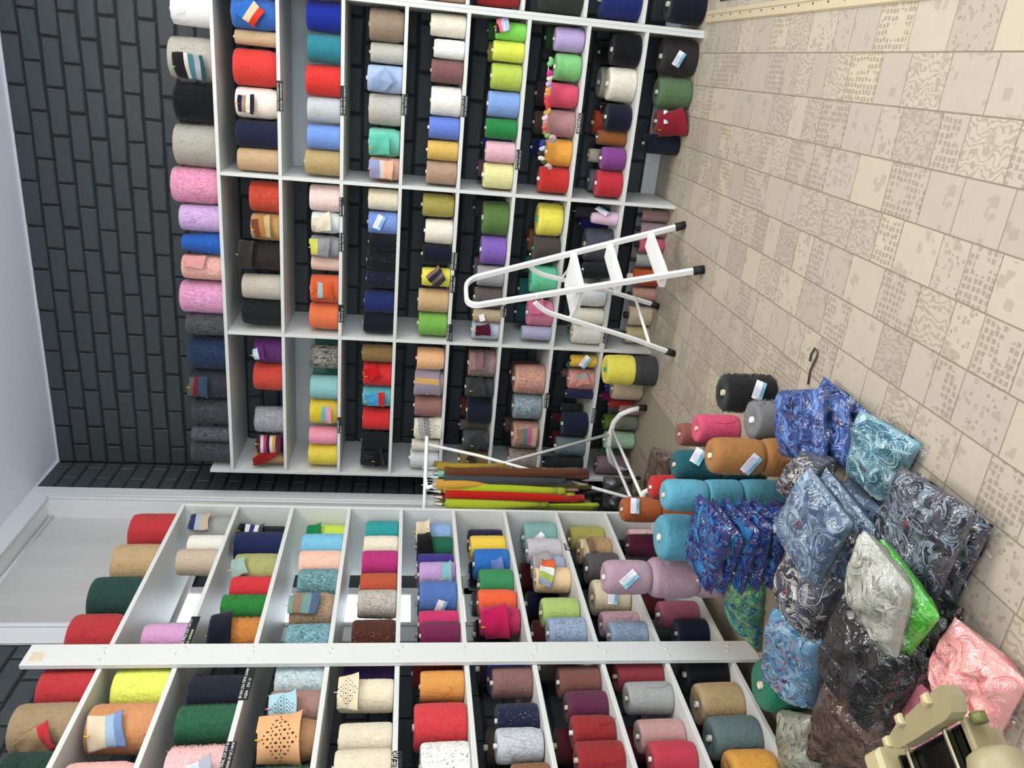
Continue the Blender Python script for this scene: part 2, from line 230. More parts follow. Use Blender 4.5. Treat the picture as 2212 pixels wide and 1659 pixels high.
('B', 8, 3, 'grey teal', 'plain', (90, 125, 115), None, 0.296, -0.25, 0.0, 0.03, 0.171, None, None, 1),
('B', 4, 0, 'bisque', 'plain', (205, 160, 135), None, 2.855, -0.346, 1.209, 0.064, 0.173, None, None, 0),
('B', 5, 0, 'ruby red', 'plain', (165, 25, 30), None, 2.879, -0.322, 0.939, 0.088, 0.211, None, None, 0),
('B', 6, 0, 'army green', 'plain', (50, 55, 48), None, 2.875, -0.326, 0.629, 0.084, 0.218, None, None, 0),
('B', 7, 0, 'ultramarine', 'plain', (25, 40, 110), None, 2.884, -0.317, 0.332, 0.093, 0.203, None, None, 0),
('B', 8, 0, 'night navy', 'plain', (15, 22, 40), None, 2.895, -0.322, 0.0, 0.088, 0.182, None, None, 0),
('L', 0, 'F', 'red', 'plain', (185, 40, 45), None, 0.335, -1.301, 2.459, 0.1, 0.202, None, None, 0),
('L', 0, 'F', 'tan', 'plain', (185, 155, 110), None, 0.335, -1.555, 2.459, 0.1, 0.194, None, None, 0),
('L', 0, 'F', 'forest green', 'plain', (30, 65, 58), None, 0.335, -1.794, 2.459, 0.1, 0.205, None, None, 0),
('L', 0, 'F', 'brick red', 'plain', (180, 40, 45), None, 0.335, -2.034, 2.459, 0.1, 0.198, None, None, 0),
('L', 1, 'F', 'cool grey', 'plain', (150, 152, 145), None, 0.353, -1.306, 2.207, 0.082, 0.183, None, None, 0),
('L', 1, 'F', 'soft white', 'plain', (225, 222, 210), None, 0.366, -1.452, 2.207, 0.06, 0.164, None, None, 0),
('L', 1, 'F', 'beige', 'plain', (190, 170, 145), None, 0.374, -1.574, 2.207, 0.06, 0.179, None, None, 0),
('L', 1, 'F', 'mallow pink', 'plain', (205, 150, 195), None, 0.375, -2.078, 2.207, 0.06, 0.17, None, None, 0),
('L', 2, 'F', 'black', 'plain', (12, 16, 24), None, 0.313, -1.292, 1.95, 0.062, 0.229, None, None, 0),
('L', 2, 'F', 'navy blue', 'plain', (22, 35, 80), None, 0.353, -1.421, 1.95, 0.072, 0.222, None, None, 0),
('L', 2, 'F', 'pea green', 'plain', (160, 160, 95), None, 0.353, -1.613, 1.95, 0.082, 0.186, None, None, 0),
('L', 2, 'F', 'poppy red', 'plain', (200, 30, 40), None, 0.368, -1.766, 1.95, 0.061, 0.17, None, None, 0),
('L', 2, 'F', 'shaggy green', 'fuzz', (25, 125, 45), None, 0.376, -1.892, 1.95, 0.059, 0.18, None, None, 0),
('L', 2, 'F', 'shaggy ochre', 'fuzz', (200, 125, 40), None, 0.359, -2.043, 1.95, 0.076, 0.186, None, None, 0),
('L', 3, 'F', 'lime yellow', 'plain', (190, 215, 40), None, 0.321, -1.295, 1.677, 0.066, 0.181, None, None, 0),
('L', 3, 'F', 'baby blue', 'plain', (110, 185, 215), None, 0.353, -1.433, 1.677, 0.074, 0.192, None, None, 0),
('L', 3, 'F', 'shell peach', 'plain', (235, 185, 165), None, 0.365, -1.58, 1.677, 0.07, 0.185, None, None, 0),
('L', 3, 'F', 'teal marl', 'tweed', (70, 115, 122), (130, 170, 175), 0.365, -1.721, 1.677, 0.07, 0.172, None, None, 0),
('L', 3, 'F', 'brown tweed', 'tweed', (145, 120, 95), (175, 150, 125), 0.353, -1.891, 1.677, 0.082, 0.181, None, None, 0),
('L', 3, 'F', 'petrol marl', 'tweed', (75, 125, 135), (140, 180, 190), 0.353, -2.088, 1.677, 0.082, 0.169, None, None, 0),
('L', 4, 'F', 'lagoon teal', 'plain', (15, 150, 150), None, 0.343, -1.304, 1.424, 0.077, 0.159, None, None, 0),
('L', 4, 'F', 'bone', 'plain', (225, 215, 190), None, 0.366, -1.443, 1.424, 0.063, 0.161, None, None, 0),
('L', 4, 'F', 'magenta', 'plain', (180, 30, 110), None, 0.368, -1.574, 1.424, 0.066, 0.161, None, None, 0),
('L', 4, 'F', 'rust', 'plain', (180, 75, 40), None, 0.368, -1.737, 1.424, 0.061, 0.16, None, None, 0),
('L', 4, 'F', 'linen grey', 'tweed', (160, 150, 140), (195, 188, 178), 0.374, -1.863, 1.424, 0.061, 0.162, None, None, 0),
('L', 4, 'F', 'glittery chestnut', 'sparkle', (75, 35, 22), None, 0.353, -2.063, 1.424, 0.082, 0.173, None, None, 0),
('L', 5, 'F', 'hazy blue', 'plain', (135, 165, 205), None, 0.337, -1.301, 1.166, 0.074, 0.172, None, None, 0),
('L', 5, 'F', 'pine green', 'plain', (5, 95, 65), None, 0.364, -1.427, 1.166, 0.055, 0.167, None, None, 0),
('L', 5, 'F', 'indigo', 'plain', (55, 45, 130), None, 0.34, -1.54, 1.166, 0.059, 0.166, None, None, 0),
('L', 5, 'F', 'wisteria', 'plain', (185, 150, 200), None, 0.376, -1.658, 1.166, 0.059, 0.162, None, None, 0),
('L', 5, 'F', 'denim blue', 'plain', (75, 110, 175), None, 0.359, -1.804, 1.166, 0.076, 0.162, None, None, 0),
('L', 5, 'F', 'cerise', 'plain', (200, 30, 100), None, 0.34, -1.954, 1.166, 0.059, 0.164, None, None, 0),
('L', 5, 'F', 'berry', 'plain', (115, 25, 75), None, 0.376, -2.067, 1.166, 0.059, 0.159, None, None, 0),
('L', 6, 'F', 'french navy', 'plain', (22, 28, 60), None, 0.313, -1.292, 0.909, 0.062, 0.169, None, None, 0),
('L', 6, 'F', 'egg yellow', 'plain', (235, 195, 25), None, 0.353, -1.41, 0.909, 0.063, 0.171, None, None, 0),
('L', 6, 'F', 'azure', 'plain', (25, 105, 185), None, 0.359, -1.55, 0.909, 0.074, 0.163, None, None, 0),
('L', 6, 'F', 'leaf green', 'plain', (45, 135, 80), None, 0.36, -1.712, 0.909, 0.074, 0.151, None, None, 0),
('L', 6, 'F', 'neon orange', 'sparkle', (235, 85, 25), None, 0.373, -1.852, 0.909, 0.058, 0.168, None, None, 0),
('L', 6, 'F', 'glittery raspberry', 'sparkle', (190, 25, 85), None, 0.372, -1.974, 0.909, 0.062, 0.167, None, None, 0),
('L', 7, 'F', 'eucalyptus', 'plain', (120, 165, 160), None, 0.349, -1.306, 0.642, 0.08, 0.164, None, None, 0),
('L', 7, 'F', 'silver', 'plain', (190, 185, 190), None, 0.367, -1.449, 0.642, 0.063, 0.165, None, None, 0),
('L', 7, 'F', 'pale steel', 'plain', (160, 170, 190), None, 0.358, -1.572, 0.642, 0.059, 0.156, None, None, 0),
('L', 7, 'F', 'pale apricot', 'plain', (230, 195, 150), None, 0.376, -1.691, 0.642, 0.059, 0.161, None, None, 0),
('L', 7, 'F', 'pear green', 'plain', (165, 190, 100), None, 0.366, -1.911, 0.642, 0.066, 0.164, None, None, 0),
('L', 7, 'F', 'blue heather', 'tweed', (120, 140, 170), (165, 180, 200), 0.368, -2.045, 0.642, 0.066, 0.157, None, None, 0),
('L', 8, 'F', 'olive gold', 'plain', (160, 155, 65), None, 0.335, -1.294, 0.386, 0.066, 0.179, None, None, 0),
('L', 8, 'F', 'hessian', 'tweed', (160, 125, 85), (190, 160, 120), 0.356, -1.427, 0.386, 0.067, 0.159, None, None, 0),
('L', 8, 'F', 'elephant grey', 'plain', (85, 80, 82), None, 0.356, -1.574, 0.386, 0.078, 0.149, None, None, 0),
('L', 8, 'F', 'flax', 'plain', (205, 190, 155), None, 0.353, -1.788, 0.386, 0.082, 0.168, None, None, 0),
('L', 8, 'F', 'ash rose', 'tweed', (180, 140, 150), (205, 170, 178), 0.338, -1.953, 0.386, 0.058, 0.161, None, None, 0),
('L', 8, 'F', 'steel blue', 'tweed', (125, 145, 175), (160, 178, 200), 0.376, -2.066, 0.386, 0.059, 0.156, None, None, 0),
('L', 9, 'F', 'pitch black', 'plain', (20, 22, 34), None, 0.273, -1.266, 0.114, 0.04, 0.174, None, None, 0),
('L', 9, 'F', 'powder pink', 'plain', (235, 185, 185), None, 0.354, -1.301, 0.114, 0.045, 0.143, None, None, 0),
('L', 9, 'F', 'burgundy', 'plain', (90, 20, 55), None, 0.376, -1.402, 0.114, 0.058, 0.178, None, None, 0),
('L', 9, 'F', 'foxglove pink', 'plain', (165, 85, 110), None, 0.37, -1.928, 0.114, 0.061, 0.172, None, None, 0),
('L', 9, 'F', 'oxford navy', 'plain', (20, 26, 52), None, 0.372, -2.053, 0.114, 0.062, 0.132, None, None, 0),
('L', 0, 'N', 'cardinal red', 'plain', (185, 40, 45), None, 0.352, -2.32, 2.459, 0.083, 0.186, None, None, 0),
('L', 0, 'N', 'sandstone', 'plain', (160, 135, 100), None, 0.352, -2.488, 2.459, 0.083, 0.203, None, None, 0),
('L', 0, 'N', 'racing green', 'plain', (25, 60, 50), None, 0.335, -2.7, 2.459, 0.1, 0.155, None, None, 0),
('L', 1, 'N', 'fluorescent yellow', 'plain', (220, 230, 75), None, 0.353, -2.323, 2.207, 0.082, 0.194, None, None, 0),
('L', 1, 'N', 'light copper', 'plain', (205, 140, 85), None, 0.353, -2.495, 2.207, 0.082, 0.218, None, None, 0),
('L', 1, 'N', 'pink', 'plain', (235, 175, 170), None, 0.353, -2.739, 2.207, 0.082, 0.213, None, None, 0),
('L', 2, 'N', 'shaggy navy', 'fuzz', (25, 32, 48), None, 0.363, -2.353, 1.95, 0.071, 0.193, None, None, 0),
('L', 2, 'N', 'shaggy emerald', 'fuzz', (35, 95, 65), None, 0.363, -2.497, 1.95, 0.071, 0.195, None, None, 0),
('L', 2, 'N', 'shaggy pink', 'fuzz', (235, 185, 185), None, 0.353, -2.678, 1.95, 0.082, 0.182, None, None, 0),
('L', 3, 'N', 'blue and cream marl', 'tweed', (150, 185, 205), (215, 215, 200), 0.359, -2.292, 1.677, 0.076, 0.176, None, None, 0),
('L', 3, 'N', 'milk chocolate', 'plain', (160, 120, 108), None, 0.369, -2.436, 1.677, 0.063, 0.177, None, None, 0),
('L', 3, 'N', 'toffee', 'plain', (180, 130, 85), None, 0.365, -2.57, 1.677, 0.069, 0.189, None, None, 0),
('L', 3, 'N', 'shaggy grass green', 'fuzz', (40, 85, 50), None, 0.353, -2.769, 1.677, 0.082, 0.167, None, None, 0),
('L', 4, 'N', 'dark violet', 'plain', (50, 30, 80), None, 0.346, -2.267, 1.424, 0.059, 0.19, None, None, 0),
('L', 4, 'N', 'clotted cream', 'plain', (225, 210, 180), None, 0.376, -2.387, 1.424, 0.059, 0.195, None, None, 0),
('L', 4, 'N', 'ecru', 'plain', (215, 205, 180), None, 0.364, -2.58, 1.424, 0.059, 0.18, None, None, 0),
('L', 4, 'N', 'natural white', 'plain', (218, 206, 180), None, 0.376, -2.703, 1.424, 0.059, 0.184, None, None, 0),
('L', 5, 'N', 'oxblood', 'plain', (110, 25, 30), None, 0.334, -2.231, 1.166, 0.059, 0.189, None, None, 0),
('L', 5, 'N', 'marigold', 'plain', (215, 145, 55), None, 0.376, -2.346, 1.166, 0.059, 0.163, None, None, 0),
('L', 5, 'N', 'strawberry red', 'plain', (205, 45, 55), None, 0.353, -2.516, 1.166, 0.082, 0.186, None, None, 0),
('L', 5, 'N', 'flecked white', 'speck', (230, 228, 222), None, 0.353, -2.69, 1.166, 0.082, 0.165, None, None, 0),
('L', 6, 'N', 'iris blue', 'plain', (50, 60, 150), None, 0.303, -2.232, 0.909, 0.059, 0.15, None, None, 0),
('L', 6, 'N', 'glittery mauve brown', 'sparkle', (130, 90, 85), None, 0.376, -2.331, 0.909, 0.059, 0.15, None, None, 0),
('L', 6, 'N', 'sequin navy', 'sparkle', (22, 32, 60), None, 0.366, -2.507, 0.909, 0.06, 0.151, None, None, 0),
('L', 6, 'N', 'lurex silver', 'tweed', (165, 168, 175), (205, 208, 212), 0.376, -2.627, 0.909, 0.059, 0.164, None, None, 0),
('L', 6, 'N', 'peanut brown', 'plain', (140, 95, 55), None, 0.357, -2.784, 0.909, 0.077, 0.126, None, None, 0),
('L', 7, 'N', 'maroon brown', 'plain', (120, 72, 65), None, 0.368, -2.323, 0.642, 0.061, 0.161, None, None, 0),
('L', 7, 'N', 'dark plum wine', 'plain', (95, 35, 65), None, 0.364, -2.447, 0.642, 0.059, 0.151, None, None, 0),
('L', 7, 'N', 'dark red', 'plain', (150, 30, 35), None, 0.369, -2.57, 0.642, 0.059, 0.154, None, None, 0),
('L', 7, 'N', 'deep red', 'plain', (150, 30, 35), None, 0.374, -2.693, 0.642, 0.061, 0.161, None, None, 0),
('L', 8, 'N', 'rosewood', 'plain', (140, 45, 55), None, 0.368, -2.295, 0.386, 0.061, 0.184, None, None, 0),
('L', 8, 'N', 'concrete grey', 'plain', (160, 160, 158), None, 0.374, -2.417, 0.386, 0.061, 0.172, None, None, 0),
('L', 8, 'N', 'antique pink', 'plain', (190, 145, 140), None, 0.352, -2.577, 0.386, 0.059, 0.168, None, None, 0),
('L', 8, 'N', 'lipstick red', 'plain', (190, 45, 65), None, 0.376, -2.698, 0.386, 0.059, 0.159, None, None, 0),
('L', 9, 'N', 'blackest navy', 'plain', (8, 12, 18), None, 0.352, -2.272, 0.114, 0.08, 0.164, None, None, 0),
('L', 9, 'N', 'straw brown', 'plain', (180, 150, 105), None, 0.354, -2.432, 0.114, 0.08, 0.169, None, None, 0),
('L', 9, 'N', 'lichen grey', 'plain', (95, 115, 115), None, 0.359, -2.599, 0.114, 0.076, 0.178, None, None, 0),
('L', 9, 'N', 'saffron', 'plain', (215, 150, 35), None, 0.359, -2.751, 0.114, 0.076, 0.166, None, None, 0),
('F', 0, 0, 'raven black mohair', 'fuzz', (30, 30, 32), None, 1.43, -1.917, 0.0, 0.082, 0.2, None, None, 0),
('F', 0, 0, 'wolf grey wool', 'fuzz', (120, 122, 124), None, 1.417, -2.138, 0.0, 0.081, 0.17, None, None, 0),
('F', 0, 0, 'hot pink', 'plain', (225, 75, 115), None, 1.166, -1.689, 0.0, 0.064, 0.18, None, None, 0),
('F', 0, 0, 'faded maroon', 'plain', (150, 85, 75), None, 1.04, -1.489, 0.0, 0.055, 0.17, None, None, 0),
('F', 0, 0, 'ginger wool', 'plain', (165, 110, 50), None, 1.331, -2.266, 0.17, 0.067, 0.19, None, None, 0),
('F', 0, 1, 'ginger brown wool', 'plain', (165, 110, 50), None, 1.331, -2.266, 0, 0.07, 0.17, None, None, 0),
('F', 0, 0, 'deep teal wool', 'plain', (15, 88, 98), None, 1.145, -1.987, 0.18, 0.061, 0.19, None, None, 0),
('F', 0, 1, 'lower deep teal wool', 'plain', (15, 88, 98), None, 1.145, -1.987, 0.0, 0.062, 0.18, None, None, 0),
('F', 0, 0, 'post-box red', 'plain', (190, 28, 22), None, 0.907, -1.75, 0.18, 0.055, 0.18, None, None, 0),
('F', 0, 1, 'lower post-box red', 'plain', (190, 28, 22), None, 0.907, -1.75, 0.0, 0.055, 0.18, None, None, 0),
('F', 0, 0, 'pool turquoise', 'plain', (85, 165, 190), None, 1.108, -2.162, 0.295, 0.061, 0.165, None, None, 0),
('F', 0, 1, 'middle pool turquoise', 'plain', (85, 165, 190), None, 1.108, -2.162, 0.165, 0.064, 0.13, None, None, 0),
('F', 0, 2, 'bottom pool turquoise', 'plain', (85, 165, 190), None, 1.108, -2.162, 0.0, 0.067, 0.165, None, None, 0),
('F', 0, 0, 'wide lagoon turquoise', 'plain', (80, 160, 185), None, 0.879, -2.095, 0.27, 0.092, 0.15, None, None, 0),
('F', 0, 1, 'middle lagoon turquoise', 'plain', (80, 160, 185), None, 0.879, -2.095, 0.13, 0.092, 0.14, None, None, 0),
('F', 0, 2, 'bottom lagoon turquoise', 'plain', (80, 160, 185), None, 0.879, -2.095, 0.0, 0.092, 0.13, None, None, 0),
('F', 0, 0, 'copper orange wool', 'plain', (172, 86, 30), None, 0.613, -1.452, 0.18, 0.061, 0.19, None, None, 0),
('F', 0, 1, 'lower copper orange wool', 'plain', (172, 86, 30), None, 0.613, -1.452, 0.0, 0.061, 0.18, None, None, 0),
('F', 0, 0, 'dusky lilac wool', 'plain', (178, 145, 160), None, 0.654, -2.046, 0.41, 0.07, 0.19, None, None, 0),
('F', 0, 1, 'middle dusky lilac wool', 'plain', (178, 145, 160), None, 0.654, -2.046, 0.21, 0.084, 0.2, None, None, 0),
('F', 0, 2, 'bottom dusky lilac wool', 'plain', (178, 145, 160), None, 0.654, -2.046, 0, 0.084, 0.21, None, None, 0),
('F', 0, 0, 'bagged jade', 'plain', (20, 120, 90), None, 0.627, -2.624, 0.0, 0.09, 0.17, None, None, 0),
('F', 0, 1, 'sulphur yellow', 'plain', (235, 222, 60), None, 0.981, -0.535, 0.129, 0.087, 0.165, None, (20, 150, 110), 0),
]
SCHEMES = {'blue': ((52, 76, 138), (105, 135, 190), (32, 42, 90), (70, 98, 160)), 'aqua': ((112, 155, 168), (168, 198, 200), (58, 98, 118), (85, 130, 160)), 'char': ((68, 68, 78), (128, 142, 156), (44, 44, 54), (90, 98, 110)), 'steel': ((98, 118, 140), (152, 168, 184), (66, 82, 112), (115, 136, 158)), 'dcream': ((78, 80, 92), (198, 192, 182), (52, 52, 66), (95, 98, 115)), 'indigo': ((30, 40, 105), (48, 120, 170), (42, 36, 92), (36, 66, 140)), 'gb': ((62, 140, 112), (150, 192, 130), (34, 92, 138), (84, 160, 120)), 'lbp': ((104, 148, 178), (158, 182, 202), (58, 106, 146), (160, 125, 155)), 'lgrey': ((170, 170, 160), (182, 182, 172), (140, 140, 132), (170, 165, 158)), 'lime': ((88, 186, 62), (112, 205, 84), (62, 148, 46), (98, 190, 72)), 'black': ((20, 20, 22), (30, 28, 30), (12, 12, 14), (60, 28, 36)), 'brown': ((88, 70, 62), (105, 85, 72), (60, 48, 42), (115, 75, 45)), 'pink': ((235, 165, 160), (245, 185, 178), (215, 135, 130), (240, 170, 165)), 'pink2': ((225, 140, 155), (240, 165, 175), (200, 115, 130), (225, 140, 155)), 'green': ((20, 130, 100), (40, 150, 115), (10, 95, 80), (20, 130, 100)), 'clear': ((150, 150, 135), (170, 170, 155), (120, 120, 105), (150, 150, 135)), 'bfur': ((95, 75, 68), (115, 92, 82), (70, 55, 50), (95, 75, 68)), 'dgrey': ((60, 62, 64), (80, 82, 84), (40, 42, 44), (60, 62, 64))}
BAGS = [
('bag of royal blue yarn skeins, uppermost of the three-bag blue stack', 'blue', [(1.606, -2.306, 0.21), (1.703, -2.519, 0.19), (1.497, -2.63, 0.19), (1.411, -2.407, 0.21)], 0.075, 0.012, 1),
('bag of royal blue yarn skeins, middle of the three-bag blue stack', 'blue', [(1.611, -2.31, 0.135), (1.694, -2.556, 0.115), (1.5, -2.658, 0.115), (1.399, -2.429, 0.135)], 0.06, 0.012, 1),
('bag of royal blue yarn skeins, bottom of the three-bag blue stack', 'blue', [(1.671, -2.327, 0.07), (1.657, -2.592, 0.05), (1.456, -2.582, 0.05), (1.441, -2.342, 0.07)], 0.05, 0.012, 1),
('bag of pale aqua yarn skeins with red ties lying on the floor', 'aqua', [(1.692, -2.666, 0.14), (1.677, -2.86, 0.06), (1.448, -2.81, 0.06), (1.495, -2.693, 0.14)], 0.09, 0.012, 1),
('bag of charcoal and silver yarn skeins, upper one of a pair', 'char', [(1.657, -2.939, 0.17), (1.665, -3.175, 0.12), (1.39, -3.161, 0.13), (1.452, -2.948, 0.19)], 0.075, 0.012, 1),
('bag of charcoal and silver yarn skeins, lower one lying on the floor', 'char', [(1.615, -2.879, 0.07), (1.622, -3.166, 0.05), (1.354, -3.133, 0.05), (1.362, -2.876, 0.07)], 0.05, 0.012, 1),
('bag of steel blue yarn skeins, uppermost of its slumped stack', 'steel', [(1.572, -2.802, 0.34), (1.495, -2.981, 0.28), (1.243, -2.926, 0.3), (1.353, -2.756, 0.37)], 0.085, 0.012, 1),
('bag of steel blue yarn skeins, second in its slumped stack', 'steel', [(1.517, -2.695, 0.22), (1.447, -2.932, 0.17), (1.198, -2.884, 0.18), (1.291, -2.69, 0.24)], 0.08, 0.012, 1),
('bag of steel blue yarn skeins, bottom of its slumped stack', 'steel', [(1.464, -2.66, 0.12), (1.446, -2.827, 0.09), (1.268, -2.8, 0.08), (1.304, -2.627, 0.12)], 0.08, 0.012, 1),
('bag of grey and cream yarn skeins behind the steel blue stack', 'dcream', [(1.525, -2.636, 0.3), (1.529, -2.713, 0.25), (1.364, -2.701, 0.27), (1.382, -2.596, 0.31)], 0.2, 0.012, 1),
('bag of indigo and turquoise yarn skeins, topmost of the six-bag stack', 'indigo', [(1.241, -2.381, 0.442), (1.237, -2.6, 0.41), (0.953, -2.558, 0.41), (0.995, -2.384, 0.445)], 0.05, 0.008, 1),
('bag of indigo and turquoise yarn skeins, second of the six-bag stack', 'indigo', [(1.224, -2.375, 0.39), (1.196, -2.592, 0.358), (0.939, -2.549, 0.358), (0.984, -2.393, 0.393)], 0.05, 0.008, 1),
('bag of indigo and turquoise yarn skeins, third of the six-bag stack', 'indigo', [(1.218, -2.356, 0.34), (1.227, -2.588, 0.308), (0.961, -2.573, 0.308), (0.993, -2.416, 0.343)], 0.05, 0.008, 1),
('bag of indigo and turquoise yarn skeins, fourth of the six-bag stack', 'indigo', [(1.219, -2.35, 0.287), (1.232, -2.565, 0.255), (0.978, -2.575, 0.255), (0.994, -2.411, 0.29)], 0.05, 0.008, 1),
('bag of indigo and turquoise yarn skeins, fifth of the six-bag stack', 'indigo', [(1.214, -2.348, 0.234), (1.229, -2.566, 0.202), (0.979, -2.566, 0.202), (0.997, -2.414, 0.237)], 0.05, 0.008, 1),
('bag of indigo and turquoise yarn skeins, lowest of the six-bag stack', 'indigo', [(1.199, -2.338, 0.18), (1.216, -2.55, 0.148), (0.979, -2.553, 0.148), (0.997, -2.409, 0.183)], 0.13, 0.008, 1),
('bag of charcoal and cream yarn skeins beside the six-bag indigo stack', 'dcream', [(1.301, -2.745, 0.33), (1.242, -2.941, 0.27), (0.994, -2.9, 0.25), (1.095, -2.749, 0.33)], 0.24, 0.012, 1),
('bag of green and blue yarn skeins leaning by the white plank', 'gb', [(0.997, -2.553, 0.34), (1.001, -2.566, 0.22), (0.58, -2.471, 0.1), (0.727, -2.378, 0.24)], 0.1, 0.012, 1),
('bag of sky blue and lilac yarn skeins below the green bag', 'lbp', [(0.976, -2.677, 0.27), (1.026, -2.895, 0.22), (0.699, -2.842, 0.14), (0.605, -2.618, 0.18)], 0.11, 0.012, 1),
('bag of pale grey yarn hanks resting against the lime bag', 'lgrey', [(1.564, -3.122, 0.36), (1.494, -3.269, 0.3), (1.28, -3.261, 0.27), (1.372, -3.111, 0.35)], 0.1, 0.02, 1),
('bag of bright lime green yarn hanks', 'lime', [(1.52, -3.084, 0.27), (1.423, -3.271, 0.2), (1.259, -3.22, 0.2), (1.376, -3.115, 0.27)], 0.09, 0.014, 1),
('glossy black plastic pack of dark yarn, upper one', 'black', [(1.281, -3.001, 0.27), (1.282, -3.251, 0.22), (0.96, -3.168, 0.2), (1.047, -2.998, 0.28)], 0.08, 0.02, 1),
('glossy black plastic pack of dark yarn, lower one', 'black', [(1.217, -2.969, 0.16), (1.227, -3.199, 0.12), (0.897, -3.143, 0.1), (0.921, -2.937, 0.15)], 0.09, 0.016, 1),
('black plastic pack squeezed under the charcoal and silver bags', 'black', [(1.335, -3.042, 0.1), (1.39, -3.188, 0.07), (1.145, -3.16, 0.07), (1.113, -3.037, 0.1)], 0.07, 0.016, 1),
('clear bag of brown wool by the knitting machine', 'brown', [(0.916, -2.922, 0.2), (0.968, -3.141, 0.16), (0.773, -3.168, 0.1), (0.562, -2.898, 0.16)], 0.12, 0.018, 1),
('big plump bag of salmon pink yarn on the floor', 'pink', [(1.4, -3.237, 0.15), (1.377, -3.434, 0.1), (1.144, -3.417, 0.1), (1.222, -3.234, 0.16)], 0.12, 0.028, 1),
('bag of rose pink yarn tucked under the plump pink bag', 'pink2', [(1.147, -3.17, 0.11), (1.119, -3.348, 0.06), (0.966, -3.362, 0.05), (0.882, -3.133, 0.09)], 0.07, 0.014, 1),
('clear bag of pale grey-green yarn below the shelf end', 'clear', [(0.587, -2.71, 0.17), (0.705, -2.859, 0.14), (0.485, -2.92, 0.1), (0.347, -2.8, 0.13)], 0.1, 0.012, 1),
('clear bag of brown fur yarn lying near the clothes rack', 'bfur', [(0.702, -0.965, 0.11), (0.724, -1.095, 0.05), (0.435, -1.079, 0.05), (0.418, -0.93, 0.11)], 0.07, 0.012, 1),
('dark grey plastic bag slumped under the hanging clothes', 'dgrey', [(0.372, -0.695, 0.24), (0.359, -0.697, 0.06), (0.174, -0.784, 0.06), (0.185, -0.773, 0.24)], 0.1, 0.016, 1),
]

# ------------------------------------------------------------------ helpers
def lin(c):
    out = []
    for v in c[:3]:
        v = max(0, min(255, v)) / 255
        out.append(v / 12.92 if v <= .04045 else ((v + .055) / 1.055) ** 2.4)
    return (*out, 1)
_m = {}
def mat(key, rgb, rough=.6, metal=0, spec=.4, bump=None, emit=None, alpha=1, var=0, vscale=6, coat=0):
    if key in _m: return _m[key]
    m = bpy.data.materials.new(key); m.use_nodes = True; nt = m.node_tree; b = nt.nodes['Principled BSDF']
    b.inputs['Base Color'].default_value = lin(rgb); b.inputs['Roughness'].default_value = rough; b.inputs['Metallic'].default_value = metal
    b.inputs['Specular IOR Level'].default_value = spec
    if coat: b.inputs['Coat Weight'].default_value = coat; b.inputs['Coat Roughness'].default_value = .1
    if emit: b.inputs['Emission Color'].default_value = lin(rgb); b.inputs['Emission Strength'].default_value = emit
    if var or bump:
        tc = nt.nodes.new('ShaderNodeTexCoord'); n = nt.nodes.new('ShaderNodeTexNoise'); n.inputs['Scale'].default_value = vscale; n.inputs['Detail'].default_value = 5
        nt.links.new(tc.outputs['Object'], n.inputs['Vector'])
        if var:
            r = nt.nodes.new('ShaderNodeMixRGB'); c = lin(rgb)
            r.inputs[1].default_value = tuple(x * (1 - var) for x in c[:3]) + (1,); r.inputs[2].default_value = tuple(min(1, x * (1 + var)) for x in c[:3]) + (1,)
            nt.links.new(n.outputs['Fac'], r.inputs[0]); nt.links.new(r.outputs[0], b.inputs['Base Color'])
        if bump:
            n2 = nt.nodes.new('ShaderNodeTexNoise'); n2.inputs['Scale'].default_value = bump[0]; n2.inputs['Detail'].default_value = 4
            nt.links.new(tc.outputs['Object'], n2.inputs['Vector'])
            bp = nt.nodes.new('ShaderNodeBump'); bp.inputs['Strength'].default_value = bump[1]; bp.inputs['Distance'].default_value = .01
            nt.links.new(n2.outputs['Fac'], bp.inputs['Height']); nt.links.new(bp.outputs[0], b.inputs['Normal'])
    _m[key] = m; return m

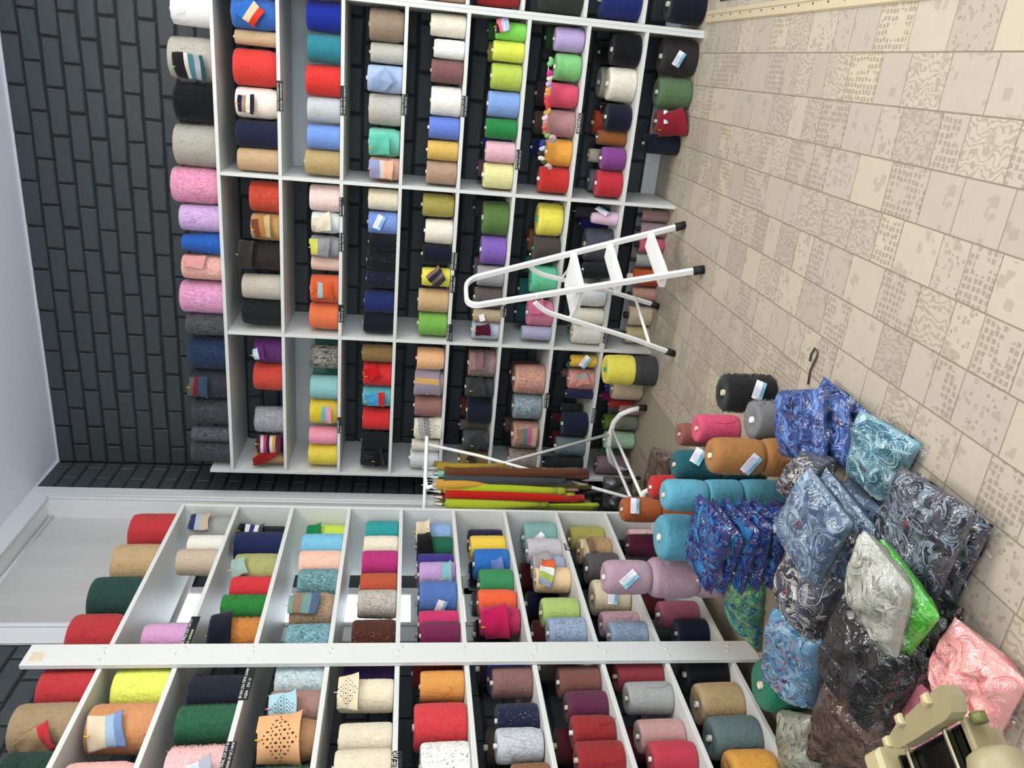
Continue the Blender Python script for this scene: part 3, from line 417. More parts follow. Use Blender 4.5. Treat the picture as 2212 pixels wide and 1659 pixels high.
class MB:
    def __init__(s): s.v = []; s.f = []; s.mi = []; s.sm = []
    def quad(s, a, b, c, d, mi=0, sm=False):
        n = len(s.v); s.v += [tuple(a), tuple(b), tuple(c), tuple(d)]; s.f.append((n, n+1, n+2, n+3)); s.mi.append(mi); s.sm.append(sm)
    def add(s, vs, fs, mi=0, sm=False):
        n = len(s.v); s.v += [tuple(v) for v in vs]
        for f in fs: s.f.append(tuple(i + n for i in f)); s.mi.append(mi); s.sm.append(sm)
    def box(s, x0, x1, y0, y1, z0, z1, mi=0, bev=0):
        if bev:
            b = bev; P = []
            for z, k in ((z0, b), (z0 + b, 0), (z1 - b, 0), (z1, b)):
                xa, xb_, ya, yb_ = x0 + k, x1 - k, y0 + k, y1 - k
                c = b if not k else b * .6
                P += [(xa + c, ya, z), (xb_ - c, ya, z), (xb_, ya + c, z), (xb_, yb_ - c, z), (xb_ - c, yb_, z), (xa + c, yb_, z), (xa, yb_ - c, z), (xa, ya + c, z)]
            fs = [tuple(range(7, -1, -1)), tuple(range(24, 32))]
            for r in range(3):
                for i in range(8): fs.append((r*8 + i, r*8 + (i+1) % 8, r*8 + 8 + (i+1) % 8, r*8 + 8 + i))
            s.add(P, fs, mi); return
        s.add([(x0,y0,z0),(x1,y0,z0),(x1,y1,z0),(x0,y1,z0),(x0,y0,z1),(x1,y0,z1),(x1,y1,z1),(x0,y1,z1)],
              [(3,2,1,0),(4,5,6,7),(0,1,5,4),(1,2,6,5),(2,3,7,6),(3,0,4,7)], mi)
    def tube(s, pts, r, n=8, mi=0, cap=True, flat=None, sm=True):
        pts = [Vector(p) for p in pts]; rings = []; prev = None
        for i, p in enumerate(pts):
            t = (pts[min(i+1, len(pts)-1)] - pts[max(i-1, 0)]).normalized()
            if prev is None:
                a = Vector((0, 0, 1)) if abs(t.z) < .9 else Vector((1, 0, 0)); u = (a - t * a.dot(t)).normalized()
            else:
                u = (prev - t * prev.dot(t)).normalized()
            prev = u; v = t.cross(u); rr = r[i] if isinstance(r, (list, tuple)) else r
            k = flat or 1
            rings.append([p + u * (rr * math.cos(2*PI*j/n)) + v * (rr * k * math.sin(2*PI*j/n)) for j in range(n)])
        V = [q for rg in rings for q in rg]; Fs = []
        for i in range(len(rings) - 1):
            for j in range(n): Fs.append((i*n + j, i*n + (j+1) % n, (i+1)*n + (j+1) % n, (i+1)*n + j))
        if cap: Fs.append(tuple(range(n-1, -1, -1))); Fs.append(tuple((len(rings)-1)*n + j for j in range(n)))
        s.add(V, Fs, mi, sm)
    def lathe(s, prof, n=24, c=(0,0,0), mi=0, sm=True):
        V = []; Fs = []
        for r, z in prof:
            for j in range(n): V.append((c[0] + r*math.cos(2*PI*j/n), c[1] + r*math.sin(2*PI*j/n), c[2] + z))
        for i in range(len(prof)-1):
            for j in range(n): Fs.append((i*n + j, i*n + (j+1) % n, (i+1)*n + (j+1) % n, (i+1)*n + j))
        s.add(V, Fs, mi, sm)
    def mesh(s, name, mats=None):
        me = bpy.data.meshes.new(name); me.from_pydata(s.v, [], s.f)
        me.polygons.foreach_set('material_index', s.mi); me.polygons.foreach_set('use_smooth', s.sm)
        for m in (mats if isinstance(mats, (list, tuple)) else [mats] if mats else []): me.materials.append(m)
        me.update(); return me
    def build(s, name, mats, parent=None, loc=None):
        return link(name, s.mesh(name, mats), parent, loc)
def link(name, me, parent=None, loc=None):
    o = bpy.data.objects.new(name, me); col.objects.link(o)
    if parent: o.parent = parent
    if loc: o.location = loc
    return o
def tag(o, label, cat, group=None, kind=None):
    if kind: o['kind'] = kind
    if label: o['label'] = label
    if cat: o['category'] = cat
    if group: o['group'] = group
    return o
def thing(name, label, cat, loc=(0,0,0), group=None):
    o = bpy.data.objects.new(name, None); col.objects.link(o); o.location = loc; o.empty_display_size = .05
    return tag(o, label, cat, group)
def struct(o): o['kind'] = 'structure'; return o

# ------------------------------------------------------------------ dimensions
YB, XL, H, T = -.43, .45, 3.53, .009
ZB = [2.3931, 2.0918, 1.787, 1.4872, 1.1877, 0.8901, 0.5897, 0.2931]
XB = [1.8987, 1.0528, 0.199, 2.7581]          # uprights of the brick-wall unit: U2, U3, U4 (corner end), U1
ZL = [2.4504, 2.1983, 1.9407, 1.6684, 1.415, 1.1573, 0.8996, 0.6333, 0.3765, 0.1051]
LY0, LY1, LY2 = -1.2028, -2.2129, -2.3187
XR, YF = 5.0, -7.0

# ------------------------------------------------------------------ room
def floor_mat():
    m = bpy.data.materials.new('patchwork_lino'); m.use_nodes = True; nt = m.node_tree; N = nt.nodes; L = nt.links; b = N['Principled BSDF']
    b.inputs['Roughness'].default_value = .42; b.inputs['Specular IOR Level'].default_value = .35
    tc = N.new('ShaderNodeTexCoord'); oi = N.new('ShaderNodeObjectInfo')
    add = N.new('ShaderNodeVectorMath'); add.operation = 'ADD'
    sc = N.new('ShaderNodeVectorMath'); sc.operation = 'SCALE'; sc.inputs['Scale'].default_value = 37.0
    cmb = N.new('ShaderNodeCombineXYZ'); L.new(oi.outputs['Random'], cmb.inputs[0]); L.new(oi.outputs['Random'], cmb.inputs[1]); L.new(cmb.outputs[0], sc.inputs[0])
    L.new(tc.outputs['Object'], add.inputs[0]); L.new(sc.outputs[0], add.inputs[1])
    def math_(op, a, bb=None):
        n = N.new('ShaderNodeMath'); n.operation = op
        for i, q in enumerate((a, bb)):
            if q is None: continue
            if isinstance(q, (int, float)): n.inputs[i].default_value = q
            else: L.new(q, n.inputs[i])
        return n.outputs[0]
    # four kinds of print: little squares, rings, curls, plain stone
    v1 = N.new('ShaderNodeTexVoronoi'); v1.distance = 'CHEBYCHEV'; v1.inputs['Scale'].default_value = 50; v1.inputs['Randomness'].default_value = .25; L.new(add.outputs[0], v1.inputs['Vector'])
    msk = N.new('ShaderNodeTexNoise'); msk.inputs['Scale'].default_value = 13; L.new(add.outputs[0], msk.inputs['Vector'])
    sq = math_('MULTIPLY', math_('LESS_THAN', v1.outputs['Distance'], .34), math_('GREATER_THAN', msk.outputs['Fac'], .44))
    v2 = N.new('ShaderNodeTexVoronoi'); v2.inputs['Scale'].default_value = 48; v2.inputs['Randomness'].default_value = .8; L.new(add.outputs[0], v2.inputs['Vector'])
    ring = math_('MULTIPLY', math_('MULTIPLY', math_('GREATER_THAN', v2.outputs['Distance'], .17), math_('LESS_THAN', v2.outputs['Distance'], .33)), math_('GREATER_THAN', msk.outputs['Fac'], .41))
    wv = N.new('ShaderNodeTexWave'); wv.inputs['Scale'].default_value = 14; wv.inputs['Distortion'].default_value = 14; wv.inputs['Detail'].default_value = 2; wv.inputs['Detail Scale'].default_value = 1.6; L.new(add.outputs[0], wv.inputs['Vector'])
    curl = math_('MULTIPLY', math_('GREATER_THAN', wv.outputs['Fac'], .72), .8)
    r = oi.outputs['Random']; k = math_('FRACT', math_('MULTIPLY', r, 7.31))
    pat = math_('ADD', math_('ADD', math_('MULTIPLY', sq, math_('LESS_THAN', k, .30)), math_('MULTIPLY', ring, math_('MULTIPLY', math_('GREATER_THAN', k, .30), math_('LESS_THAN', k, .52)))),
                math_('MULTIPLY', curl, math_('MULTIPLY', math_('GREATER_THAN', k, .52), math_('LESS_THAN', k, .72))))
    # coarse printed blocks, edged in cream, that cross many of the patches
    v3 = N.new('ShaderNodeTexVoronoi'); v3.distance = 'CHEBYCHEV'; v3.inputs['Scale'].default_value = 24; v3.inputs['Randomness'].default_value = .7; L.new(add.outputs[0], v3.inputs['Vector'])
    blk = math_('MULTIPLY', math_('MULTIPLY', math_('LESS_THAN', v3.outputs['Distance'], .36), math_('GREATER_THAN', msk.outputs['Fac'], .55)), math_('GREATER_THAN', k, .18))
    pat = math_('MAXIMUM', pat, math_('MULTIPLY', blk, .55))
    st = N.new('ShaderNodeTexNoise'); st.inputs['Scale'].default_value = 26; st.inputs['Detail'].default_value = 6; L.new(add.outputs[0], st.inputs['Vector'])
    rampn = N.new('ShaderNodeValToRGB'); e = rampn.color_ramp.elements
    e[0].position = 0; e[0].color = lin((172, 163, 149)); e[1].position = 1; e[1].color = lin((192, 181, 160))
    for pz, c in ((.35, (180, 170, 157)), (.6, (187, 177, 159)), (.8, (175, 166, 155))):
        q = e.new(pz); q.color = lin(c)
    L.new(r, rampn.inputs[0])
    mixs = N.new('ShaderNodeMixRGB'); mixs.blend_type = 'MULTIPLY'; mixs.inputs[2].default_value = (.80, .79, .77, 1); L.new(math_('MULTIPLY', st.outputs['Fac'], .55), mixs.inputs[0]); L.new(rampn.outputs[0], mixs.inputs[1])
    mixp = N.new('ShaderNodeMixRGB'); mixp.inputs[2].default_value = lin((142, 131, 116)); L.new(math_('MULTIPLY', pat, .75), mixp.inputs[0]); L.new(mixs.outputs[0], mixp.inputs[1])
    L.new(mixp.outputs[0], b.inputs['Base Color'])
    bp = N.new('ShaderNodeBump'); bp.inputs['Strength'].default_value = .45; bp.inputs['Distance'].default_value = .002
    L.new(math_('SUBTRACT', st.outputs['Fac'], math_('MULTIPLY', pat, .6)), bp.inputs['Height']); L.new(bp.outputs[0], b.inputs['Normal'])
    return m
lino = floor_mat()
m = MB(); m.box(-.3, XR + .2, YF - .2, .2, -.05, -.0016)
floor = struct(m.build('floor', mat('lino_seam', (150, 140, 123), .5, var=.08, vscale=30)))
# the patchwork print of the lino: rows run away from the camera, joints are stitched seams
ROW = .1527
patch_me = {}
def patch_mesh(l, wv):
    key = (round(l, 3), round(wv, 3))
    if key not in patch_me:
        mm = MB(); g = .0022
        mm.box(-wv/2 + g, wv/2 - g, -l/2 + g, l/2 - g, -.0016, 0)
        patch_me[key] = mm.mesh('patch', lino)
    return patch_me[key]
rest = MB(); rnd = random.Random(3); npatch = 0
LENS_ = [.118, .153, .19]
for i in range(-9, 19):
    xc = 2.222 + (i + .5) * ROW
    xa, xb_ = xc - ROW/2, xc + ROW/2
    if xa > XR or xb_ < 0: continue
    y = -.0 - rnd.random() * .1
    while y > YF:
        l = rnd.choice(LENS_)
        yc = y - l/2
        # visible part of the floor gets patches of its own
        vis = (xa > .95 and xb_ < 3.05 and -3.35 < yc < -.42 and yc > -3.35 + max(0, (xc - 2.1)) * .9) and npatch < 290 and not (xc < 1.15 and yc < -2.0)
        if vis:
            o = link('patch', patch_mesh(l, ROW), floor, (xc, yc, 0)); npatch += 1
        else:
            g = .0022; rest.quad((xa + g, y - l + g, -.0003), (xb_ - g, y - l + g, -.0003), (xb_ - g, y - g, -.0003), (xa + g, y - g, -.0003))
        y -= l
o = rest.build('patches', lino, floor); o['kind'] = 'stuff'
# stitched seams: thin raised cords along the rows
m = MB()
for i in range(-5, 6):
    x = 2.222 + i * ROW
    m.box(x - .0010, x + .0010, -3.4, -.4, -.0012, .0002)
o = m.build('stitching', mat('stitch', (140, 130, 113), .7), floor); o['kind'] = 'stuff'

white_wall = mat('ceiling_paint', (232, 238, 248), .8, bump=(40, .05))
m = MB(); m.box(-.3, XR + .2, YF - .2, .2, H, H + .05); struct(m.build('ceiling', white_wall))
mortar = mat('black_mortar', (30, 33, 35), .75, bump=(60, .3), var=.2)
m = MB(); m.box(-.3, XR + .2, 0, .2, -.05, H); wall_back = struct(m.build('wall_back', mortar))
# left wall with the window opening
WY0, WY1, WZ0, WZ1 = -.455, -1.572, .95, 3.43
m = MB()
m.box(-.2, 0, WY0, 0, -.05, H); m.box(-.2, 0, YF, WY1, -.05, H); m.box(-.2, 0, WY1, WY0, -.05, WZ0); m.box(-.2, 0, WY1, WY0, WZ1, H)
wall_left = struct(m.build('wall_left', mortar))
plain = mat('wall_paint', (92, 94, 96), .8)
m = MB()
m.box(XR, XR + .2, -.65, 0, -.05, H); m.box(XR, XR + .2, YF, -5.15, -.05, H); m.box(XR, XR + .2, -5.15, -.65, -.05, .55); m.box(XR, XR + .2, -5.15, -.65, 2.95, H)
struct(m.build('wall_right', plain))
m = MB()
m.box(-.3, .6, YF - .2, YF, -.05, H); m.box(4.2, XR + .2, YF - .2, YF, -.05, H); m.box(.6, 4.2, YF - .2, YF, -.05, .7); m.box(.6, 4.2, YF - .2, YF, 2.9, H)
struct(m.build('wall_front', plain))
pvc = mat('white_pvc', (216, 217, 217), .35, spec=.5)
def window_frame(name, pts, d):   # simple shop window frame out of view
    mm = MB()
    for a in pts: mm.box(*a)
    return struct(mm.build(name, pvc))
window_frame('window_2', [(XR + .05, XR + .12, -5.15, -.65, .55, .63), (XR + .05, XR + .12, -5.15, -.65, 2.87, 2.95), (XR + .05, XR + .12, -.73, -.65, .63, 2.87), (XR + .05, XR + .12, -5.15, -5.07, .63, 2.87), (XR + .05, XR + .12, -2.95, -2.85, .63, 2.87)], 0)
window_frame('window_3', [(.6, 4.2, YF - .12, YF - .05, .7, .78), (.6, 4.2, YF - .12, YF - .05, 2.82, 2.9), (.6, .68, YF - .12, YF - .05, .78, 2.82), (4.12, 4.2, YF - .12, YF - .05, .78, 2.82), (2.36, 2.44, YF - .12, YF - .05, .78, 2.82)], 0)

# bricks ------------------------------------------------------------
brick_m = mat('black_painted_brick', (61, 66, 69), .55, spec=.35, bump=(55, .35), var=.18, vscale=9)
BL, BH, BD, MG = .245, .0955, .011, .011
variants = []
def brick_mesh(l, seed, axis):
    rr = random.Random(seed); j = lambda k: (rr.random() - .5) * k
    hl, hh, dd = l/2, (BH - MG)/2, BD; c = .007
    o4 = [(-hl + j(.006), -hh + j(.006)), (hl + j(.006), -hh + j(.006)), (hl + j(.006), hh + j(.006)), (-hl + j(.006), hh + j(.006))]
    i4 = [(o4[k][0] + (c if k in (0, 3) else -c) + j(.004), o4[k][1] + (c if k < 2 else -c) + j(.004)) for k in range(4)]
    f8 = []
    for k in range(4):
        a, b_ = i4[k], i4[(k+1) % 4]; f8 += [(a[0], a[1], dd + j(.003)), ((a[0]+b_[0])/2 + j(.004), (a[1]+b_[1])/2 + j(.003), dd + j(.003))]
    pts = [(x, z, -.012) for x, z in o4] + [(x, z, dd*.45) for x, z in o4] + f8
    fs = [(k, (k+1) % 4, 4 + (k+1) % 4, 4 + k) for k in range(4)]
    for k in range(4): fs += [(4 + k, 4 + (k+1) % 4, 8 + (2*k + 1)), (4 + k, 8 + 2*k + 1, 8 + 2*k), (4 + (k+1) % 4, 8 + (2*k + 2) % 8, 8 + 2*k + 1)]
    fs += [(8, 9, 15), (9, 10, 11), (11, 12, 13), (13, 14, 15), (9, 11, 13, 15)]
    mm = MB()
    if axis == 'y': mm.add([(x, -d, z) for x, z, d in pts], fs)       # on the back wall, facing -Y
    else: mm.add([(d, x, z) for x, z, d in pts], fs)                   # on the left wall, facing +X
    return mm
bmesh_cache = {}
def brick_me(l, v, axis):
    k = (round(l, 3), v, axis)
    if k not in bmesh_cache: bmesh_cache[k] = brick_mesh(l, v, axis).mesh('brick', brick_m)
    return bmesh_cache[k]
def brick_wall(parent, axis, a0, a1, z0, z1, single, skip=None):
    rr = random.Random(11); rest = MB(); n = 0
    rows_ = int((z1 - z0) / BH)
    for r in range(rows_):
        zc = z1 - .004 - (r + .5) * BH
        x = a0 - (BL/2 if r % 2 else 0)
        while x < a1:
            lo, hi = max(a0, x), min(a1, x + BL); l = hi - lo - MG
            if l > .03 and not (skip and skip(lo, hi, zc)):
                c = (lo + hi)/2; loc = (c, 0, zc) if axis == 'y' else (0, c, zc)
                if single(c, zc) and n < 300:
                    link('brick', brick_me(l, rr.randrange(6), axis), parent, loc); n += 1
                else:
                    q = brick_mesh(l, rr.randrange(6), axis); rest.add([Vector(v) + Vector(loc) for v in q.v], q.f)
            x += BL
    if rest.v:
        o = rest.build('bricks', brick_m, parent); o['kind'] = 'stuff'
brick_wall(wall_back, 'y', 0.004, 3.92, .09, H, lambda c, z: z > 2.30 and c < 3.3)
brick_wall(wall_left, 'x', -.34, -.016, .09, H, lambda c, z: True)
brick_wall(wall_left, 'x', -3.6, -1.676, .09, H, lambda c, z: z > 2.3 and c > -2.9)
# skirting boards, ceiling cove
m = MB(); m.box(0, 3.92, -.016, -.0, 0, .085, bev=.004); m.box(.0, 3.92, -.019, -.016, 0, .06); struct(m.build('baseboard_back', pvc))
m = MB(); m.box(0.0, .016, -3.6, -.016, 0, .085, bev=.004); struct(m.build('baseboard_left', pvc))
m = MB(); m.box(0, XR, -.012, 0, H - .012, H); m.box(0, .012, -.34, -.012, H - .012, H); struct(m.build('trim_1', mat('cove', (205, 208, 212), .7)))

# window in the left wall ---------------------------------------------
m = MB()   # casing with a bead
def casing(y0, y1, z0, z1): m.box(0, .018, y0, y1, z0, z1, bev=.003)
casing(-.445, -.335, .80, H - .001); casing(-1.672, -1.572, .80, H - .001); casing(-1.572, -.445, WZ1, H - .001); casing(-1.572, -.445, .84, .95)
for a in ((.014, .03, -.472, -.445, .95, WZ1 - .03), (.014, .024, -.43, -.418, .95, WZ1), (.014, .03, -1.572, -1.552, .95, WZ1 - .03), (.014, .03, -1.552, -.472, WZ1 - .03, WZ1)): m.box(*a, bev=.003)
win = struct(m.build('window_1', pvc))
m = MB()   # reveal lining
m.box(-.2, .014, -.472, -.4551, .951, WZ1 - .001); m.box(-.2, .014, -1.5719, -1.555, .951, WZ1 - .001); m.box(-.2, .014, -1.555, -.472, WZ1 - .018, WZ1 - .001)
m.build('reveal', mat('reveal_white', (226, 226, 226), .5), win)
m = MB(); m.box(-.2, .06, -1.555, -.472, .951, .98, bev=.004); m.build('window_sill', pvc, win)
m = MB()   # sash frames: wide leaf filled with painted shade and the narrow open leaf
for a in ((-.175, -.13, -.53, -.472, .98, WZ1 - .018), (-.175, -.13, -1.555, -1.425, .98, WZ1 - .018), (-.175, -.13, -1.135, -1.075, .98, WZ1 - .018), (-.175, -.13, -1.425, -.53, .98, 1.06), (-.175, -.13, -1.425, -.53, WZ1 - .1, WZ1 - .018), (-.175, -.13, -1.425, -1.135, 1.30, 1.345)): m.box(*a, bev=.004)
m.build('sash', pvc, win)
def glass_mat():
    g = bpy.data.materials.new('window_glass'); g.use_nodes = True; nt = g.node_tree; nt.nodes.clear()
    o = nt.nodes.new('ShaderNodeOutputMaterial'); mx = nt.nodes.new('ShaderNodeMixShader'); t = nt.nodes.new('ShaderNodeBsdfTransparent'); gl = nt.nodes.new('ShaderNodeBsdfGlossy'); gl.inputs['Roughness'].default_value = .02
    mx.inputs[0].default_value = .07; nt.links.new(t.outputs[0], mx.inputs[1]); nt.links.new(gl.outputs[0], mx.inputs[2]); nt.links.new(mx.outputs[0], o.inputs[0]); return g
glass = glass_mat()
m = MB(); m.box(-.156, -.15, -1.425, -1.135, 1.06, WZ1 - .1); m.build('pane', glass, win)
m = MB(); m.box(-.16, -.148, -1.075, -.53, 1.06, WZ1 - .1); m.build('shade_panel', mat('backlit_shade', (58, 64, 68), .4), win)  # added dark sheet, paints in the backlit shade beside the bright pane
# roller blind over the upper part of the window
bl = thing('roller_blind', 'pale grey fabric roller blind pulled half down in the window', 'blind', (-.1, -1.01, 2.48))
m = MB(); n = 24
for i in range(n):
    y0 = -.53 + i/n*1.07; y1 = -.53 + (i+1)/n*1.07
    f = lambda y: .004*math.sin(y*9) + .002*math.sin(y*31)
    for k in range(6):
        z0, z1 = k/6*.91, (k+1)/6*.91
        m.quad((f(y0), y0, z0), (f(y1), y1, z0), (f(y1), y1, z1), (f(y0), y0, z1), sm=True)
m.build('blind_fabric', mat('blind_cloth', (196, 193, 190), .9, bump=(300, .1), var=.03), bl)
m = MB(); m.tube([(.004, -.535, -.004), (.004, .54, -.004)], .009); m.build('bottom_bar', pvc, bl)
m = MB(); m.tube([(.0, -.535, .915), (.0, .54, .915)], .014); m.build('roller', pvc, bl)

# threshold strip, door mat ---------------------------------------------
m = MB(); m.box(2.818, 2.876, -3.6, -.425, 0, .004, bev=.0015); m.box(2.822, 2.838, -3.6, -.425, .004, .0075, bev=.0015); m.box(2.856, 2.872, -3.6, -.425, .004, .0075, bev=.0015)
ts = tag(m.build('threshold_strip', mat('beige_alu', (196, 182, 152), .4, spec=.5)), 'beige metal floor joint strip with screws running from the shelving', 'floor strip')
m = MB(); m.lathe([(.004, .004), (.004, .006), (.001, .0065)], 8); scr = m.mesh('screw', mat('screw_dark', (70, 64, 55), .5, .6)); k = -.52
while k > -3.5: link('screw', scr, ts, (2.847, k, 0)); k -= .117
mt = thing('door_mat', 'dark grey ribbed door mat beyond the floor strip', 'mat', (3.35, -1.0, .0))
m = MB(); m.box(-.44, .44, -.42, .42, 0, .006, bev=.002); m.build('border', mat('mat_rubber', (46, 46, 48), .7), mt)
m = MB()
for i in range(34): m.box(-.40, .40, -.38 + i*.0225, -.38 + i*.0225 + .013, .0061, .0105)
m.build('ribs', mat('mat_rib', (104, 96, 88), .95, bump=(300, .4)), mt)

# ------------------------------------------------------------------ shelving
lam = mat('white_laminate', (204, 205, 202), .42, spec=.4, var=.015)
backp = mat('back_board', (196, 198, 198), .6)
def board(parent, x0, x1, y0, y1, z0, z1, nm='shelf_board', mm=lam):
    b = MB(); b.box(x0, x1, y0, y1, z0, z1, bev=.0012); return b.build(nm, mm, parent)
u = thing('shelving_unit', 'white three-bay shelving unit against the black brick wall', 'shelving', (1.48, -.215, 0))
U0 = (1.48, -.215)
def bx(x): return x - U0[0]
for j, x in ((2, XB[2]), (1, XB[1]), (0, XB[0]), (3, XB[3])):
    top = ZB[0] - T if j != 2 else ZB[0] + .125
    board(u, bx(x - T), bx(x + T), -.213, .213, 0, top, 'upright')
for k, z in enumerate(ZB):
    if k == 0: board(u, bx(XB[2] + T), bx(XB[3] + T), -.215, .213, z - T, z + T)
    else:
        for a, b_ in ((XB[2], XB[1]), (XB[1], XB[0]), (XB[0], XB[3])): board(u, bx(a + T), bx(b_ - T), -.214, .213, z - T, z + T)
for a, b_, k in ((XB[0], XB[3], 2), (XB[2], XB[1], 2)):
    board(u, bx(a + T + .001), bx(b_ - T - .001), .190, .196, ZB[k] + T, ZB[k-1] - T, 'back_panel', backp)
u0 = thing('shelving_unit', 'white shelving unit standing beyond the three-bay one, above the door mat', 'shelving', (3.22, -.215, 0))
x0, x1 = 2.7672, 3.67
for a, b_ in ((x0 + .0005, x0 + .0175), (x1 - .018, x1)): board(u0, a - 3.22, b_ - 3.22, -.212, .213, 0, ZB[0], 'upright')
for k, z in enumerate(ZB):
    zz = z + (.04 if k in (5,) else .03 if k in (6, 7) else .012 if k == 4 else -.02 if k == 3 else 0)
    if k == 0: zz = z + T
    board(u0, x0 + .018 - 3.22, x1 - .018 - 3.22, -.213, .213, zz - T, zz + T)
def left_unit(y0, y1, label, tops=True):
    c = (XL - .2, (y0 + y1)/2, 0); uu = thing('shelving_unit', label, 'shelving', c)
    for y in (y0, y1):
        a, b_ = (y - .018, y) if y == y0 else (y, y + .018)
        board(uu, -.198, .1985, a - c[1], b_ - c[1], 0, ZL[0] - T, 'upright')
    for k, z in enumerate(ZL):
        if k == 0: board(uu, -.198, .2, y1 - c[1], y0 - c[1], z - T, z + T)
        else: board(uu, -.198, .2, y1 + .018 - c[1], y0 - .018 - c[1], z - T, z + T)
    return uu
left_unit(LY0, -3.28, 'long white ten-board shelving unit standing in front of the window wall')
# cover plank screwed over the joint of the two units
pk = thing('cover_plank', 'tall white plank with round screw caps screwed upright to the front of the window-wall shelving', 'plank', (XL, (LY1 + LY2)/2, 0))
hw = (LY1 - LY2)/2
m = MB(); m.box(.0008, .0195, -hw, hw, 0.0, 2.71, bev=.0015); m.build('plank', lam, pk)
rr = random.Random(5); cap_m = mat('screw_cap', (200, 200, 195), .35)
for k, z in enumerate(ZL):
    for dy in (-.012 + rr.random()*.01, .02 + rr.random()*.012) if k % 2 else (.006, -.03, .03):
        mm = MB(); zz = z + (rr.random() - .5)*.03
        mm.lathe([(.0068, 0), (.0062, .0018), (.004, .003), (0.0001, .0034)], 12)
        q = mm.build('screw_cap', cap_m, pk, (.0195, dy, zz)); q.rotation_euler = (0, PI/2, 0)
m = MB(); m.box(.0194, .0198, -.03, .012, 2.645, 2.69); m.build('sticker_residue', mat('residue', (205, 186, 160), .8, var=.25, vscale=60), pk)

